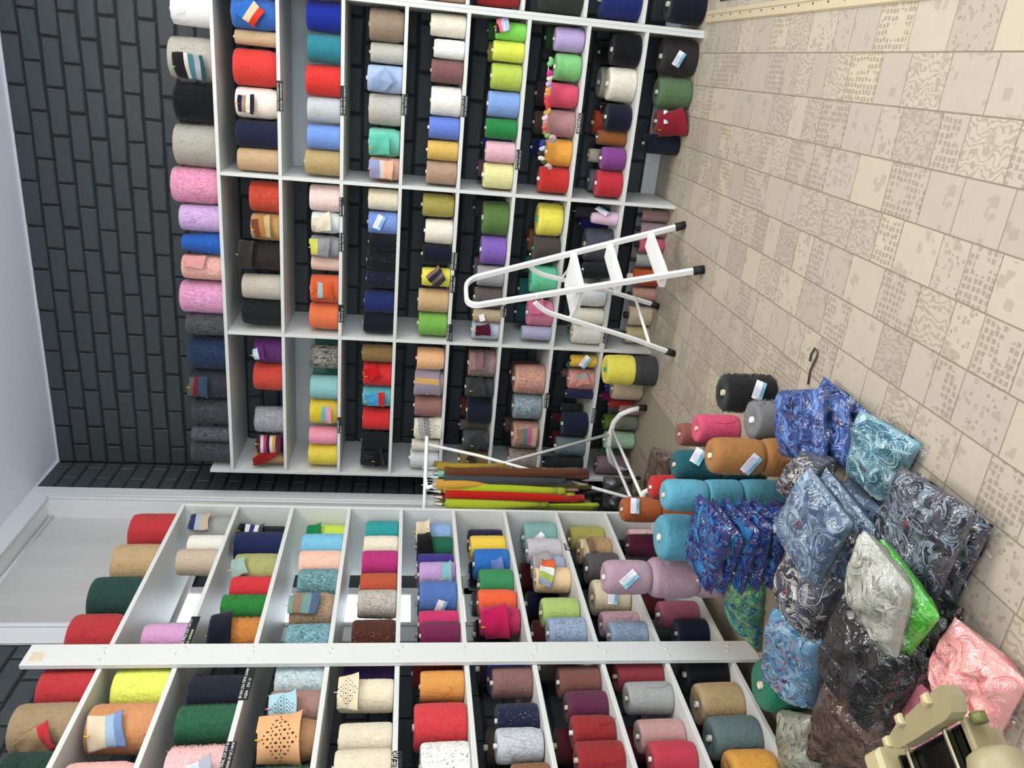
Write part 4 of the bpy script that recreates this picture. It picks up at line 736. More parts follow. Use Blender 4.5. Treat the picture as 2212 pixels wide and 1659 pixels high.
# ------------------------------------------------------------------ yarn
def yarn_mesh(shape, seed):
    rr = random.Random(seed); n = 40
    if shape == 'cone': prof = [(.2, .0), (.9, .0), (1, .03), (.98, .1), (.72, .93), (.68, .975), (.6, .99), (.155, .975)]
    elif shape == 'cham': prof = [(.2, .06), (.45, .05), (.84, .02), (.9, .03), (1, .2), (.985, .9), (.95, .96), (.85, .99), (.2, .972), (.155, .95)]
    elif shape == 'tall': prof = [(.2, .02), (.9, .0), (.97, .015), (1, .04), (.99, .80), (.97, .84), (.9, .855), (.3, .85)]
    elif shape == 'fat': prof = [(.2, .05), (.75, .0), (.9, .03), (.98, .12), (1, .3), (1, .72), (.96, .9), (.85, .97), (.65, 1), (.3, .985), (.2, .965), (.155, .95)]
    else: prof = [(.2, .02), (.85, .0), (.95, .015), (1, .06), (1, .3), (.98, .7), (.965, .93), (.93, .975), (.85, .995), (.55, .985), (.19, .962), (.155, .95)]
    P = []
    for (r0, z0), (r1, z1) in zip(prof, prof[1:]):
        k = max(1, int(abs(z1 - z0) * 14))
        for i in range(k): t = i/k; P.append((r0 + (r1-r0)*t, z0 + (z1-z0)*t))
    P.append(prof[-1])
    V = []; Fs = []; UV = []
    fuzz = shape in ('fuzz', 'boucle', 'fluff')
    amp = {'fuzz': .03, 'boucle': .05, 'fluff': .06}.get(shape, .010)
    for i, (r, z) in enumerate(P):
        for j in range(n):
            a = 2*PI*j/n; q = noise.noise(Vector((math.cos(a)*3 + seed*7, math.sin(a)*3, z*4)))*amp
            rr_ = r * (1 + q) if r > .3 else r
            V.append((rr_*math.cos(a), rr_*math.sin(a), z + (q*.3 if .02 < z < 1.2 and r > .5 else 0)))
    np_ = len(P)
    for i in range(np_-1):
        for j in range(n):
            Fs.append((i*n + j, i*n + (j+1) % n, (i+1)*n + (j+1) % n, (i+1)*n + j))
            UV += [(j/n, P[i][1]), ((j+1)/n, P[i][1]), ((j+1)/n, P[i+1][1]), (j/n, P[i+1][1])]
    nbase = len(Fs)
    def rad(z):
        best = 1
        for (r0, z0), (r1, z1) in zip(P, P[1:]):
            if z0 <= z <= z1 and r0 > .5 and z1 > z0: best = r0 + (r1-r0)*(z-z0)/(z1-z0)
        return best
    zlo = .05 if shape not in ('cham', 'fat') else .14; zhi = .94 if shape != 'tall' else .78
    if shape == 'cone': zhi = .9
    if not fuzz or shape == 'fluff':     # wound strands lying proud of the body
        cnt = 30 if shape != 'fluff' else 34
        for s_ in range(cnt*2):
            sg = 1 if s_ % 2 else -1; a0 = rr.random()*2*PI; turns = (.55 + rr.random()*.5)*sg
            if shape == 'fluff': turns *= .25
            z0 = zlo + rr.random()*.15; z1 = zhi - rr.random()*.15; ns = 18; b0 = len(V); wd = .013 + rr.random()*.010
            for i in range(ns+1):
                t = i/ns; a = a0 + turns*2*PI*t + .05*math.sin(t*9 + s_); z = z0 + (z1-z0)*t; r = rad(z)*(1 + .004) + .003
                da = wd*.5
                for kx, (d, h) in enumerate(((-da, -.004), (0, .0135), (da, -.004))):
                    V.append(((r+h)*math.cos(a + d*.35), (r+h)*math.sin(a + d*.35), z + d*.9*(1 if sg > 0 else -1)*-1))
            for i in range(ns):
                for kx in range(2):
                    q = b0 + i*3 + kx; Fs.append((q, q+1, q+4, q+3)); UV += [(.5, .5)]*4
    else:                                  # loose hairs / loops
        for s_ in range(1500 if shape == 'fuzz' else 900):
            z = zlo - .03 + rr.random()*(zhi - zlo + .06); a = rr.random()*2*PI; r = rad(z); l = (.05 + rr.random()*.09) * (1 if shape == 'fuzz' else .8); b0 = len(V)
            da = (rr.random() - .5)*.28; dz = (rr.random() - .5)*.16; wd = .010 if shape == 'fuzz' else .022
            p0 = Vector((r*.985*math.cos(a), r*.985*math.sin(a), z)); p1 = Vector(((r + l*.75)*math.cos(a + da*.5), (r + l*.75)*math.sin(a + da*.5), z + dz*.6)); p2 = Vector(((r + l*.4)*math.cos(a + da), (r + l*.4)*math.sin(a + da), z + dz))
            sd = Vector((-math.sin(a)*.3, math.cos(a)*.3, 1)).normalized()*wd
            V += [tuple(p0 - sd*.4), tuple(p0 + sd*.4), tuple(p1 - sd*.4), tuple(p1 + sd*.4), tuple(p2)]
            Fs += [(b0, b0+1, b0+3, b0+2), (b0+2, b0+3, b0+4)]; UV += [(.5, .5)]*7
    mr = max(math.hypot(v[0], v[1]) for v in V); V = [(v[0]/mr, v[1]/mr, max(.001, v[2])) for v in V]
    me = bpy.data.meshes.new('yarn'); me.from_pydata(V, [], Fs)
    ul = me.uv_layers.new(name='UVMap'); ul.data.foreach_set('uv', [c for p in UV for c in p])
    me.polygons.foreach_set('use_smooth', [True]*len(Fs)); me.materials.append(None); me.update()
    return me
YM = {}
def get_yarn(shape, seed):
    if (shape, seed) not in YM: YM[(shape, seed)] = yarn_mesh(shape, seed)
    return YM[(shape, seed)]
def yarn_mat(rgb, style, rgb2):
    key = 'yarn_%s_%d_%d_%d' % ((style,) + tuple(rgb))
    if key in _m: return _m[key]
    m = bpy.data.materials.new(key); m.use_nodes = True; nt = m.node_tree; N = nt.nodes; L = nt.links; b = N['Principled BSDF']
    b.inputs['Roughness'].default_value = .85; b.inputs['Specular IOR Level'].default_value = .15
    b.inputs['Sheen Weight'].default_value = .12; b.inputs['Sheen Roughness'].default_value = .5
    uv = N.new('ShaderNodeUVMap'); sp = N.new('ShaderNodeSeparateXYZ'); L.new(uv.outputs[0], sp.inputs[0])
    tc = N.new('ShaderNodeTexCoord')
    def M(op, a, bb=None, c=None):
        n = N.new('ShaderNodeMath'); n.operation = op
        for i, q in enumerate((a, bb, c)):
            if q is None: continue
            if isinstance(q, (int, float)): n.inputs[i].default_value = q
            else: L.new(q, n.inputs[i])
        return n.outputs[0]
    ns = N.new('ShaderNodeTexNoise'); ns.inputs['Scale'].default_value = 3.5; ns.inputs['Detail'].default_value = 3; L.new(tc.outputs['Object'], ns.inputs['Vector'])
    dz = M('MULTIPLY', ns.outputs['Fac'], 1.6)
    u_, v_ = sp.outputs[0], sp.outputs[1]
    fr = {'cord': 15, 'fluff': 26}.get(style, 58)
    def lines(sg, mlt):
        return M('PINGPONG', M('ADD', M('ADD', M('MULTIPLY', v_, fr), M('MULTIPLY', u_, sg*mlt)), dz), .5)
    l1, l2 = (lines(1, 15), lines(-1, 13)) if style == 'cord' else (lines(1, 46), lines(-1, 43))
    msk = N.new('ShaderNodeTexNoise'); msk.inputs['Scale'].default_value = 7; L.new(tc.outputs['Object'], msk.inputs['Vector'])
    sel = M('MULTIPLY_ADD', msk.outputs['Fac'], 3.0, -1.0); sel.node.use_clamp = True
    t = M('MULTIPLY', M('ADD', M('MULTIPLY', l1, sel), M('MULTIPLY', l2, M('SUBTRACT', 1, sel))), 2)
    c = lin(rgb); c2 = lin(rgb2) if rgb2 else None
    lum = .3*c[0] + .6*c[1] + .1*c[2]; c = tuple(x*.90 + lum*.10 for x in c[:3]) + (1,)
    mx = N.new('ShaderNodeMixRGB'); L.new(t, mx.inputs[0])
    mx.inputs[1].default_value = tuple(x*.80 for x in c[:3]) + (1,); mx.inputs[2].default_value = tuple(min(1, x*1.10 + .003) for x in c[:3]) + (1,)  # thread shading put into the colour: darker grooves, lighter crests
    out = mx.outputs[0]
    if style in ('tweed', 'boucle', 'cord') and c2:
        nz = N.new('ShaderNodeTexNoise'); nz.inputs['Scale'].default_value = {'tweed': 16, 'boucle': 26, 'cord': 14}[style]; nz.inputs['Detail'].default_value = 4; L.new(tc.outputs['Object'], nz.inputs['Vector'])
        rp = N.new('ShaderNodeValToRGB'); rp.color_ramp.elements[0].position = .44; rp.color_ramp.elements[1].position = .58
        L.new(M('ADD', M('MULTIPLY', nz.outputs['Fac'], .7), M('MULTIPLY', t, .3)), rp.inputs[0])
        m2 = N.new('ShaderNodeMixRGB'); L.new(rp.outputs[0], m2.inputs[0]); L.new(out, m2.inputs[1]); m2.inputs[2].default_value = c2; out = m2.outputs[0]
    if style == 'speck':
        vo = N.new('ShaderNodeTexVoronoi'); vo.inputs['Scale'].default_value = 11; L.new(tc.outputs['Object'], vo.inputs['Vector'])
        m2 = N.new('ShaderNodeMixRGB'); L.new(M('LESS_THAN', vo.outputs['Distance'], .2), m2.inputs[0]); L.new(out, m2.inputs[1]); m2.inputs[2].default_value = lin((45, 35, 35)); out = m2.outputs[0]
    if style == 'sparkle':
        vo = N.new('ShaderNodeTexVoronoi'); vo.inputs['Scale'].default_value = 15; L.new(tc.outputs['Object'], vo.inputs['Vector'])
        gl = M('MULTIPLY', M('LESS_THAN', vo.outputs['Distance'], .16), M('GREATER_THAN', msk.outputs['Fac'], .47))
        m2 = N.new('ShaderNodeMixRGB'); L.new(gl, m2.inputs[0]); L.new(out, m2.inputs[1]); m2.inputs[2].default_value = tuple(min(1, x*.6 + .55) for x in c[:3]) + (1,); out = m2.outputs[0]
        L.new(M('MULTIPLY', gl, .8), b.inputs['Metallic']); L.new(M('SUBTRACT', .85, M('MULTIPLY', gl, .6)), b.inputs['Roughness'])
    L.new(out, b.inputs['Base Color'])
    bp = N.new('ShaderNodeBump'); bp.inputs['Strength'].default_value = .9 if style == 'cord' else .32; bp.inputs['Distance'].default_value = .03; L.new(t, bp.inputs['Height']); L.new(bp.outputs[0], b.inputs['Normal'])
    _m[key] = m; return m
def tube_mesh():
    mm = MB(); mm.lathe([(.10, .0), (.15, .0), (.15, 1.0), (.14, 1.008), (.112, 1.0), (.105, .35), (.0001, .34)], 20); return mm.mesh('tube', None)
tube_me = tube_mesh(); tube_me.materials.append(None)
cone_core_me = None
PAIR = {}
CONE = {}
ROWN = ['on top', 'first shelf', 'second shelf', 'third shelf', 'fourth shelf', 'fifth shelf', 'sixth shelf', 'seventh shelf', 'floor row', 'ninth shelf']
BAY = {0: 'of the end unit by the door mat', 1: 'of brick-wall unit, bay by the floor strip', 2: 'of brick-wall unit, ladder bay', 3: 'of brick-wall unit, corner bay', 'F': 'of window-wall unit, half nearer the clothes rack', 'N': 'of window-wall unit, half away from clothes rack'}
def yarn_cone(rec, idx):
    unit, row, bay, name, style, rgb, rgb2, x, y, z, r, h, shape, tubec, back = rec
    rr = random.Random(idx*13 + 5)
    if unit == 'F':
        lab = '%s yarn cone in the heap on the floor' % name if name != 'sulphur yellow' else 'sulphur yellow yarn cone stacked on the asphalt grey cone by the shelving'
        grp = 'yarn cones in the floor heap'
    else:
        pos = ROWN[row] if row != 8 or unit == 'B' else 'eighth shelf'
        lab = '%s yarn cone, %s %s' % (name, pos, BAY[bay]); grp = 'yarn cones on the brick-wall shelving' if unit == 'B' else 'yarn cones on the window-wall shelving'
        if back: lab = '%s yarn cone, back row, %s %s' % (name, pos, BAY[bay].split(', ')[-1])
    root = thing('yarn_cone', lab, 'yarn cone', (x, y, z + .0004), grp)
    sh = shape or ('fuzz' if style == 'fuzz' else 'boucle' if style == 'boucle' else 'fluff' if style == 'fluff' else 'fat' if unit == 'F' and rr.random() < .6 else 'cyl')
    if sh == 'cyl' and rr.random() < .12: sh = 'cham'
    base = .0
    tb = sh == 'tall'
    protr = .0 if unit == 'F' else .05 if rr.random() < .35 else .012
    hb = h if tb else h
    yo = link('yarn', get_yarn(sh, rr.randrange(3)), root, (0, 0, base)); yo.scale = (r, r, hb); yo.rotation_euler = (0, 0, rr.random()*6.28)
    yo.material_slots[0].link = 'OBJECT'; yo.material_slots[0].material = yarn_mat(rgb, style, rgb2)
    tc_ = tubec or rr.choice([(222, 214, 196), (205, 190, 165), (232, 230, 224), (214, 200, 178)])
    to = link('tube', tube_me, root, (0, 0, 0)); k = 2.2 if tb else 1
    to.scale = (r*k, r*k, h*(1.0 if tb else 1 + protr*.6)); to.location.z = .001; to.material_slots[0].link = 'OBJECT'; to.material_slots[0].material = mat('tube_%d_%d_%d' % tuple(tc_), tc_, .6)
    CONE[name] = (root, rec)
for i, rec in enumerate(CONES): yarn_cone(rec, i)

# ------------------------------------------------------------------ knitted swatches clipped to the cones
def cloth_mat(rgb, rough=.95):
    key = 'knit_%d_%d_%d' % tuple(rgb)
    if key in _m: return _m[key]
    m = bpy.data.materials.new(key); m.use_nodes = True; nt = m.node_tree; N = nt.nodes; L = nt.links; b = N['Principled BSDF']
    b.inputs['Roughness'].default_value = rough; b.inputs['Specular IOR Level'].default_value = .1; b.inputs['Sheen Weight'].default_value = .15
    tc = N.new('ShaderNodeTexCoord'); wv = N.new('ShaderNodeTexWave'); wv.inputs['Scale'].default_value = 120; wv.inputs['Distortion'].default_value = 3; wv.inputs['Detail'].default_value = 1; wv.bands_direction = 'Z'; L.new(tc.outputs['Object'], wv.inputs['Vector'])
    c = lin(rgb); mx = N.new('ShaderNodeMixRGB'); mx.inputs[1].default_value = tuple(x*.82 for x in c[:3]) + (1,); mx.inputs[2].default_value = tuple(min(1, x*1.05) for x in c[:3]) + (1,)
    L.new(wv.outputs['Fac'], mx.inputs[0]); L.new(mx.outputs[0], b.inputs['Base Color'])
    bp = N.new('ShaderNodeBump'); bp.inputs['Strength'].default_value = .5; bp.inputs['Distance'].default_value = .002; L.new(wv.outputs['Fac'], bp.inputs['Height']); L.new(bp.outputs[0], b.inputs['Normal'])
    _m[key] = m; return m
CLIP = mat('clip_pin', (235, 190, 40), .4)
def swatch(cname, stripes, wd, ht, v=.6, da=0., tilt=0., lace=False, desc=None, clip=(235, 190, 40), horiz=False, lift=.006):
    """a knitted square hanging on the face of a cone; stripes run across it from top to bottom"""
    root, rec = CONE[cname]; x, y, z, r, h = rec[7:12]
    a = math.atan2(CAM.y - y, CAM.x - x) + da
    names = {}
    lab = (desc or 'small knitted swatch') + ' pinned on the %s yarn cone' % cname
    t = thing('knit_swatch', lab, 'swatch', (x + math.cos(a)*r, y + math.sin(a)*r, z + h*v), 'knitted swatches pinned on the yarn cones')
    nu, nv = (30, 30) if lace else (14, 16); rnd_ = random.Random(len(cname)*7 + int(wd*1000)); ph = rnd_.random()*6
    mm = MB(); V = []
    def pt(s, q, off):
        # s,q in -.5...5
        sx, sz = s*wd*(.90 + .07*math.sin(q*5 + ph)), q*ht*(.90 + .06*math.sin(s*4 + ph*2)) + .05*ht*s*math.sin(ph*3)
        X = sx*math.cos(tilt) - sz*math.sin(tilt); Z = sx*math.sin(tilt) + sz*math.cos(tilt)
        curl = lift + .010*max(0, abs(s)*2 - .55)*abs(math.sin(ph + s*3 + q*2)) + .05*max(0, .45 - (q + .5))**2*(1.3 + math.sin(ph)) + .004*math.sin(q*7 + ph)*math.sin(s*6) + .004
        zt = z + h*v + Z
        over = max(0, zt - (z + h*.985))
        rr_ = r + curl + off
        if over > 0: rr_ -= over; zt = z + h*.985 + .006
        aa = a + X/r
        return (x + math.cos(aa)*rr_ - t.location.x, y + math.sin(aa)*rr_ - t.location.y, zt - t.location.z)
    for off in (.0, .0028):
        for j in range(nv+1):
            for i in range(nu+1): V.append(pt(i/nu - .5, .5 - j/nv, off))
    n1 = (nu+1)*(nv+1); ns = len(stripes)
    def solid(i, j):
        if not lace: return True
        s, q = (i + .5)/nu - .5, (j + .5)/nv - .5
        return not (abs(s) + abs(q) < .44 and (i + (j//2) % 2*2) % 4 < 2 and j % 3 < 2 and i % 2 == 0)
    fs = []; mi = []
    for j in range(nv):
        k = min(ns-1, int(j/nv*ns))
        for i in range(nu):
            if not solid(i, j): continue
            if horiz: k = min(ns-1, int(i/nu*ns))
            q = j*(nu+1) + i
            fs.append((n1+q, n1+q+nu+1, n1+q+nu+2, n1+q+1)); mi.append(k)
            fs.append((q, q+1, q+nu+2, q+nu+1)); mi.append(k)
    edge = [(j*(nu+1)) for j in range(nv+1)] + [nv*(nu+1)+i for i in range(1, nu+1)] + [j*(nu+1)+nu for j in range(nv-1, -1, -1)] + [i for i in range(nu-1, 0, -1)]
    for i_, e in enumerate(edge):
        e2 = edge[(i_+1) % len(edge)]; fs.append((e, e2, n1+e2, n1+e)); mi.append(min(ns-1, int((e//(nu+1))/max(1, nv)*ns)) if not horiz else min(ns-1, int((e % (nu+1))/nu*ns)))
    me = bpy.data.meshes.new('knit'); me.from_pydata(V, [], fs); me.polygons.foreach_set('material_index', mi); me.polygons.foreach_set('use_smooth', [True]*len(fs))
    for c in stripes: me.materials.append(cloth_mat(c))
    me.update(); link('knit', me, t)
    c = MB(); p0 = Vector(pt(-.02, .47, .004)); c.tube([p0 + Vector((0, 0, -.006)), p0 + Vector((math.cos(a)*.004, math.sin(a)*.004, .004)), p0 + Vector((0, 0, .012))], .0022, 6)
    c.build('clip', mat('clip_%d_%d_%d' % clip, clip, .4), t)
    return t
W_ = (225, 215, 195)
swatch('stone grey', [(30, 26, 30), (30, 26, 30), (220, 215, 200), (70, 125, 135), (170, 168, 178), (25, 85, 90)], .12, .155, .5, -.35, desc='black cream and teal striped swatch', clip=(120, 220, 120))
swatch('cobalt blue', [(45, 105, 190), (215, 195, 160), (205, 55, 40)], .10, .11, .55, .1, -.6, desc='blue cream and red swatch', clip=(60, 140, 220))
swatch('blush white', [(30, 28, 60), (165, 140, 115), (235, 228, 215), (30, 28, 30)], .08, .085, .72, -.1, desc='navy tan and black chevron swatch', clip=(240, 130, 40))
swatch('honey tan', [(120, 65, 45), (175, 125, 65), (200, 170, 125)], .10, .10, .6, -.1, .2, desc='brown and tan swatch')
swatch('peach pink', [(220, 155, 150)], .06, .12, .65, .3, desc='peach swatch')
swatch('slate charcoal', [(95, 90, 86), (110, 35, 45), (50, 75, 100), (45, 60, 85)], .11, .12, .68, -.25, .0, desc='grey burgundy and blue swatch')
swatch('plum purple', [(195, 215, 225), (95, 40, 105)], .065, .07, .82, -.3, .3, desc='pale blue and purple swatch')
swatch('wine red fur', [(75, 20, 40), (215, 205, 205), (190, 60, 110), (60, 20, 40), (225, 215, 205), (220, 150, 60), (70, 40, 80), (100, 20, 40)], .12, .16, .5, 0, desc='fluffy white pink and orange striped swatch')
swatch('fox brown fur', [(145, 25, 25)], .055, .17, .62, -.1, .5, desc='dark red ribbed scarf strip')
swatch('espresso', [(50, 44, 44)], .15, .09, .85, 0, desc='dark brown sparkly swatch')
swatch('powder blue', [(150, 170, 205)], .085, .085, .55, -.1, .7, desc='powder blue diamond swatch', clip=(60, 170, 220))
swatch('mint', [(95, 190, 165)], .095, .10, .62, -.2, .15, desc='mint green swatch')
swatch('salmon', [(150, 155, 195), (150, 155, 195), (220, 205, 185), (230, 175, 150), (230, 175, 150)], .085, .13, .6, -.1, desc='lavender cream and peach swatch', clip=(250, 110, 60))
swatch('ice grey', [(225, 215, 192)], .08, .10, .6, -.1, .3, desc='cream swatch')
swatch('mid grey', [(205, 205, 95), (150, 148, 150), (140, 138, 142)], .085, .11, .65, -.1, desc='yellow and grey swatch', clip=(235, 235, 60))
swatch('burnt orange', [(215, 90, 45), (155, 190, 195), (215, 90, 45), (205, 82, 40)], .09, .12, .55, -.15, desc='orange swatch with a pale blue band', clip=(250, 150, 60))
swatch('lemon yellow', [(220, 190, 35), (120, 180, 180), (235, 150, 175)], .085, .105, .5, -.3, desc='yellow aqua and pink swatch')
swatch('bright red', [(190, 22, 25)], .075, .08, .68, 0, .5, desc='red swatch')
swatch('turquoise', [(70, 150, 195), (70, 150, 195), (200, 30, 35)], .07, .12, .55, -.4, .1, desc='blue and red swatch')
swatch('tinsel black', [(16, 16, 20)], .085, .07, .35, -.2, .4, desc='black swatch')
swatch('acid yellow', [(45, 45, 60), (120, 95, 85), (40, 40, 55), (130, 105, 92)], .085, .085, .5, -.1, .7, desc='brown and black striped swatch', horiz=True)
swatch('heather grey', [(150, 138, 150), (150, 138, 150), (205, 160, 95), (150, 138, 150), (150, 138, 150)], .16, .17, .55, 0, 1.57, desc='grey swatch with an ochre band wrapped around')
swatch('buttermilk', [(222, 216, 196), (180, 178, 172), (150, 148, 145), (210, 205, 188), (222, 216, 196)], .13, .18, .52, 0, .1, desc='cream and grey lace swatch', lace=True)
swatch('lime green', [(50, 20, 25), (230, 120, 130), (200, 200, 220), (165, 180, 215)], .06, .075, .85, .5, .3, desc='black pink and pale blue swatch')
swatch('mist blue', [(75, 16, 35)], .055, .09, .62, -.05, .1, desc='burgundy swatch', clip=(255, 120, 60))
swatch('iron grey', [(52, 55, 56)], .1, .09, .6, -.1, .4, desc='charcoal swatch')
swatch('storm grey', [(50, 55, 60)], .1, .085, .45, -.2, .5, desc='charcoal folded swatch')
swatch('antique gold', [(55, 48, 38)], .05, .05, .6, .0, .6, desc='little black swatch')
swatch('burgundy tweed', [(150, 120, 120), (130, 95, 100)], .10, .10, .8, .1, desc='speckled burgundy swatch')
swatch('bubblegum pink', [(205, 105, 140)], .075, .10, .75, .35, .1, desc='rose pink swatch')
swatch('pink coral', [(215, 145, 135), (165, 160, 155)], .07, .085, .55, -.05, .25, desc='pink and grey swatch', horiz=True)
swatch('terracotta melange', [(160, 115, 100), (95, 125, 120), (175, 100, 135), (185, 155, 125)], .10, .13, .5, -.2, desc='teal and pink striped swatch')
swatch('garnet', [(135, 28, 42)], .13, .16, .55, -.2, .35, desc='dark red ribbed knit', clip=(255, 130, 40))
swatch('cool grey', [(40, 45, 95), (165, 168, 175), (190, 165, 140)], .085, .12, .8, .6, desc='navy grey and tan swatch')
swatch('black', [(15, 18, 28), (225, 222, 215), (40, 50, 120), (225, 222, 215), (60, 65, 80)], .08, .13, .75, .5, desc='black swatch with white and blue bands')
swatch('pea green', [(150, 175, 165)], .08, .075, .85, .2, .4, desc='pale mint swatch')
swatch('lime yellow', [(20, 120, 70)], .075, .09, .85, .4, .3, desc='emerald swatch')
swatch('brown tweed', [(110, 145, 135), (140, 115, 95), (110, 145, 140), (75, 95, 125)], .08, .15, .72, .4, .05, desc='teal brown and blue melange swatch')
swatch('hazy blue', [(222, 205, 170)], .11, .085, .85, .4, 0, lace=True, desc='cream openwork crochet swatch')
swatch('pine green', [(14, 14, 18)], .15, .085, .82, .2, .1, desc='black swatch')
swatch('wisteria', [(130, 175, 182)], .13, .05, .25, -.2, .1, desc='pale aqua strip')
swatch('azure', [(105, 125, 190)], .10, .06, .35, -.3, .2, desc='periwinkle swatch')
swatch('glittery raspberry', [(180, 24, 80)], .13, .12, .65, -.1, .2, desc='raspberry glitter swatch')
swatch('pale steel', [(165, 158, 160)], .16, .10, .7, .0, .2, desc='pinkish grey fine-knit cloth')
swatch('pale apricot', [(150, 160, 175), (165, 185, 95), (225, 222, 215), (215, 95, 50)], .07, .11, .72, .45, 1.3, desc='grey green white and orange striped swatch')
swatch('hessian', [(205, 185, 150), (120, 95, 70)], .075, .07, .8, .3, .3, desc='cream and brown swatch')
swatch('shaggy ochre', [(14, 20, 36)], .18, .12, .85, .15, .15, desc='dark navy fluffy cloth')
swatch('sandstone', [(170, 140, 105), (170, 140, 105), (195, 45, 50)], .085, .13, .5, -.5, .5, desc='beige and red swatch')
swatch('light copper', [(225, 208, 178), (225, 208, 178), (160, 185, 210), (120, 145, 190)], .11, .125, .66, -.1, .15, desc='cream and blue striped swatch')
swatch('milk chocolate', [(165, 200, 212)], .085, .1, .7, .1, .1, lace=True, desc='pale blue lace swatch', clip=(220, 150, 180))
swatch('toffee', [(226, 172, 122)], .17, .16, .62, .1, .05, lace=True, desc='large peach openwork swatch')
swatch('clotted cream', [(228, 214, 184)], .12, .085, .84, .3, .1, lace=True, desc='cream openwork swatch', clip=(220, 150, 190))
swatch('shaggy pink', [(215, 222, 228), (170, 175, 185)], .08, .08, .35, -.1, .3, desc='white and grey printed swatch')

# ------------------------------------------------------------------ paper price tags
TAGW = mat('tag_paper', (238, 234, 236), .6); TAGB = mat('tag_blue', (130, 185, 205), .6); TAGI = mat('tag_ink', (120, 110, 175), .7); TAGD = mat('tag_dark_ink', (40, 60, 90), .7)
def paper_tag(cname, v, da, tilt, pin=(230, 60, 120), w_=.075, h_=.042, plainw=False):
    root, rec = CONE[cname]; x, y, z, r, h = rec[7:12]; a = math.atan2(CAM.y - y, CAM.x - x) + da
    t = thing('price_tag', ('white paper tag' if plainw else 'white and light blue paper price tag') + ' pinned to the %s yarn cone' % cname, 'tag', (x + math.cos(a)*(r + .010), y + math.sin(a)*(r + .010), z + h*v), 'paper price tags on the cones')
    t.rotation_euler = (0, 0, a + PI/2)      # local -Y points outward... local x tangent
    g = bpy.data.objects.new('tag_card', None); bpy.data.objects.remove(g)
    c, s = math.cos(tilt), math.sin(tilt)
    def rot(px, pz, d): return (px*c - pz*s, -d + 0.05*abs(px*c - pz*s), px*s + pz*c)
    def plate(name, x0, x1, z0, z1, d0, d1, mm_):
        b = MB(); P = [rot(x0, z0, d0), rot(x1, z0, d0), rot(x1, z1, d0), rot(x0, z1, d0), rot(x0, z0, d1), rot(x1, z0, d1), rot(x1, z1, d1), rot(x0, z1, d1)]
        b.add(P, [(3,2,1,0),(4,5,6,7),(0,1,5,4),(1,2,6,5),(2,3,7,6),(3,0,4,7)]); return b.build(name, mm_, t)
    plate('card', -w_/2, w_/2, -h_/2, h_/2, .0, .0008, TAGW)
    if not plainw:
        plate('blue_band', -w_/2, w_/2, -h_/2, -h_/2 + h_*.36, .0009, .0011, TAGB)
        b = MB(); rq = random.Random(int(v*100))
        for i in range(5):
            z0 = h_*.38 - i*h_*.13; l = w_*(.45 + rq.random()*.4); o0 = -w_*.42
            b.add([rot(o0, z0, .0011), rot(o0 + l, z0, .0011), rot(o0 + l, z0 + h_*.03, .0011), rot(o0, z0 + h_*.03, .0011)], [(0, 1, 2, 3)])
        b.build('handwriting', TAGI, t)
        b = MB(); pts = [rot(-w_*.3 + i*w_*.03, -h_*.33 + .003*math.sin(i*1.9), .0012) for i in range(18)]; b.tube(pts, .0007, 4); b.build('signature', TAGD, t)
    b = MB(); b.tube([rot(-w_*.52, 0, -.006), rot(-w_*.5, .002, .004), rot(-w_*.44, 0, .003)], .0018, 6); b.build('pin', mat('pin_%d_%d_%d' % pin, pin, .4), t)
for a in [('periwinkle', .62, .0, -.4, (80, 230, 90)), ('dark umber', .6, -.05, -.4, (220, 50, 90)), ('golden silk', .5, -.1, -.6), ('eucalyptus', .6, -.1, -.8, (200, 40, 80)), ('flax', .55, .1, -.15, (240, 120, 170)),
          ('powder pink', .6, -.1, -.4, (220, 50, 60)), ('denim blue', .45, -.5, -.3, (240, 120, 40)), ('raven black mohair', .45, .15, -.35, (210, 40, 50)), ('deep teal wool', .6, .5, -.6, (90, 240, 80)), ('ginger wool', .35, -.35, -.6, (240, 120, 190)),
          ('copper orange wool', .75, .25, -.1, (240, 120, 170)), ('dusky lilac wool', .55, -.1, -.85, (110, 220, 60)), ('orchid', .65, .9, .8, (230, 150, 60))]: paper_tag(*a)
paper_tag('garnet', .8, .35, .05, (220, 60, 60), .07, .022)
paper_tag('wheat', .7, -.3, .3, (230, 230, 230), .04, .03, True)

# ------------------------------------------------------------------ black shelf labels with chalk lettering
INK = mat('chalk_ink', (222, 222, 218), .8); TAPE = mat('black_tape', (24, 25, 27), .5)
def text_mesh(txt, size):
    cu = bpy.data.curves.new('t', 'FONT'); cu.body = txt; cu.size = size; cu.align_x = 'LEFT'; cu.align_y = 'BOTTOM'; cu.resolution_u = 1; cu.extrude = .0003; cu.shear = .12
    o = bpy.data.objects.new('t', cu); col.objects.link(o); bpy.context.view_layer.update()
    me = bpy.data.meshes.new_from_object(o.evaluated_get(bpy.context.evaluated_depsgraph_get())); bpy.data.objects.remove(o); bpy.data.curves.remove(cu)
    me.materials.clear(); me.materials.append(INK); return me
def shelf_label(pos, width, lines, axis, desc, hgt=.030):
    t = thing('shelf_label', 'black shelf label with chalk lettering, %s' % desc, 'label', pos, 'black shelf labels')
    if axis == 'x': t.rotation_euler = (0, 0, PI/2)
    m = MB(); m.box(0, width, -.0018, -.0003, -hgt*.68, hgt*.32); m.build('tape', TAPE, t)
    n = len(lines); sz = hgt/n*.80
    for i, ln in enumerate(lines):
        me = text_mesh(ln, sz); xs = [v.co.x for v in me.vertices]; l = max(xs) - min(xs)
        q = link('lettering', me, t, (width*.04, -.0022, hgt*.32 - hgt*(i + 1)/n + hgt/n*.22)); q.rotation_euler = (PI/2, 0, 0)
        k = min(1.25, width*.92/l); q.scale = (k, 1, 1)
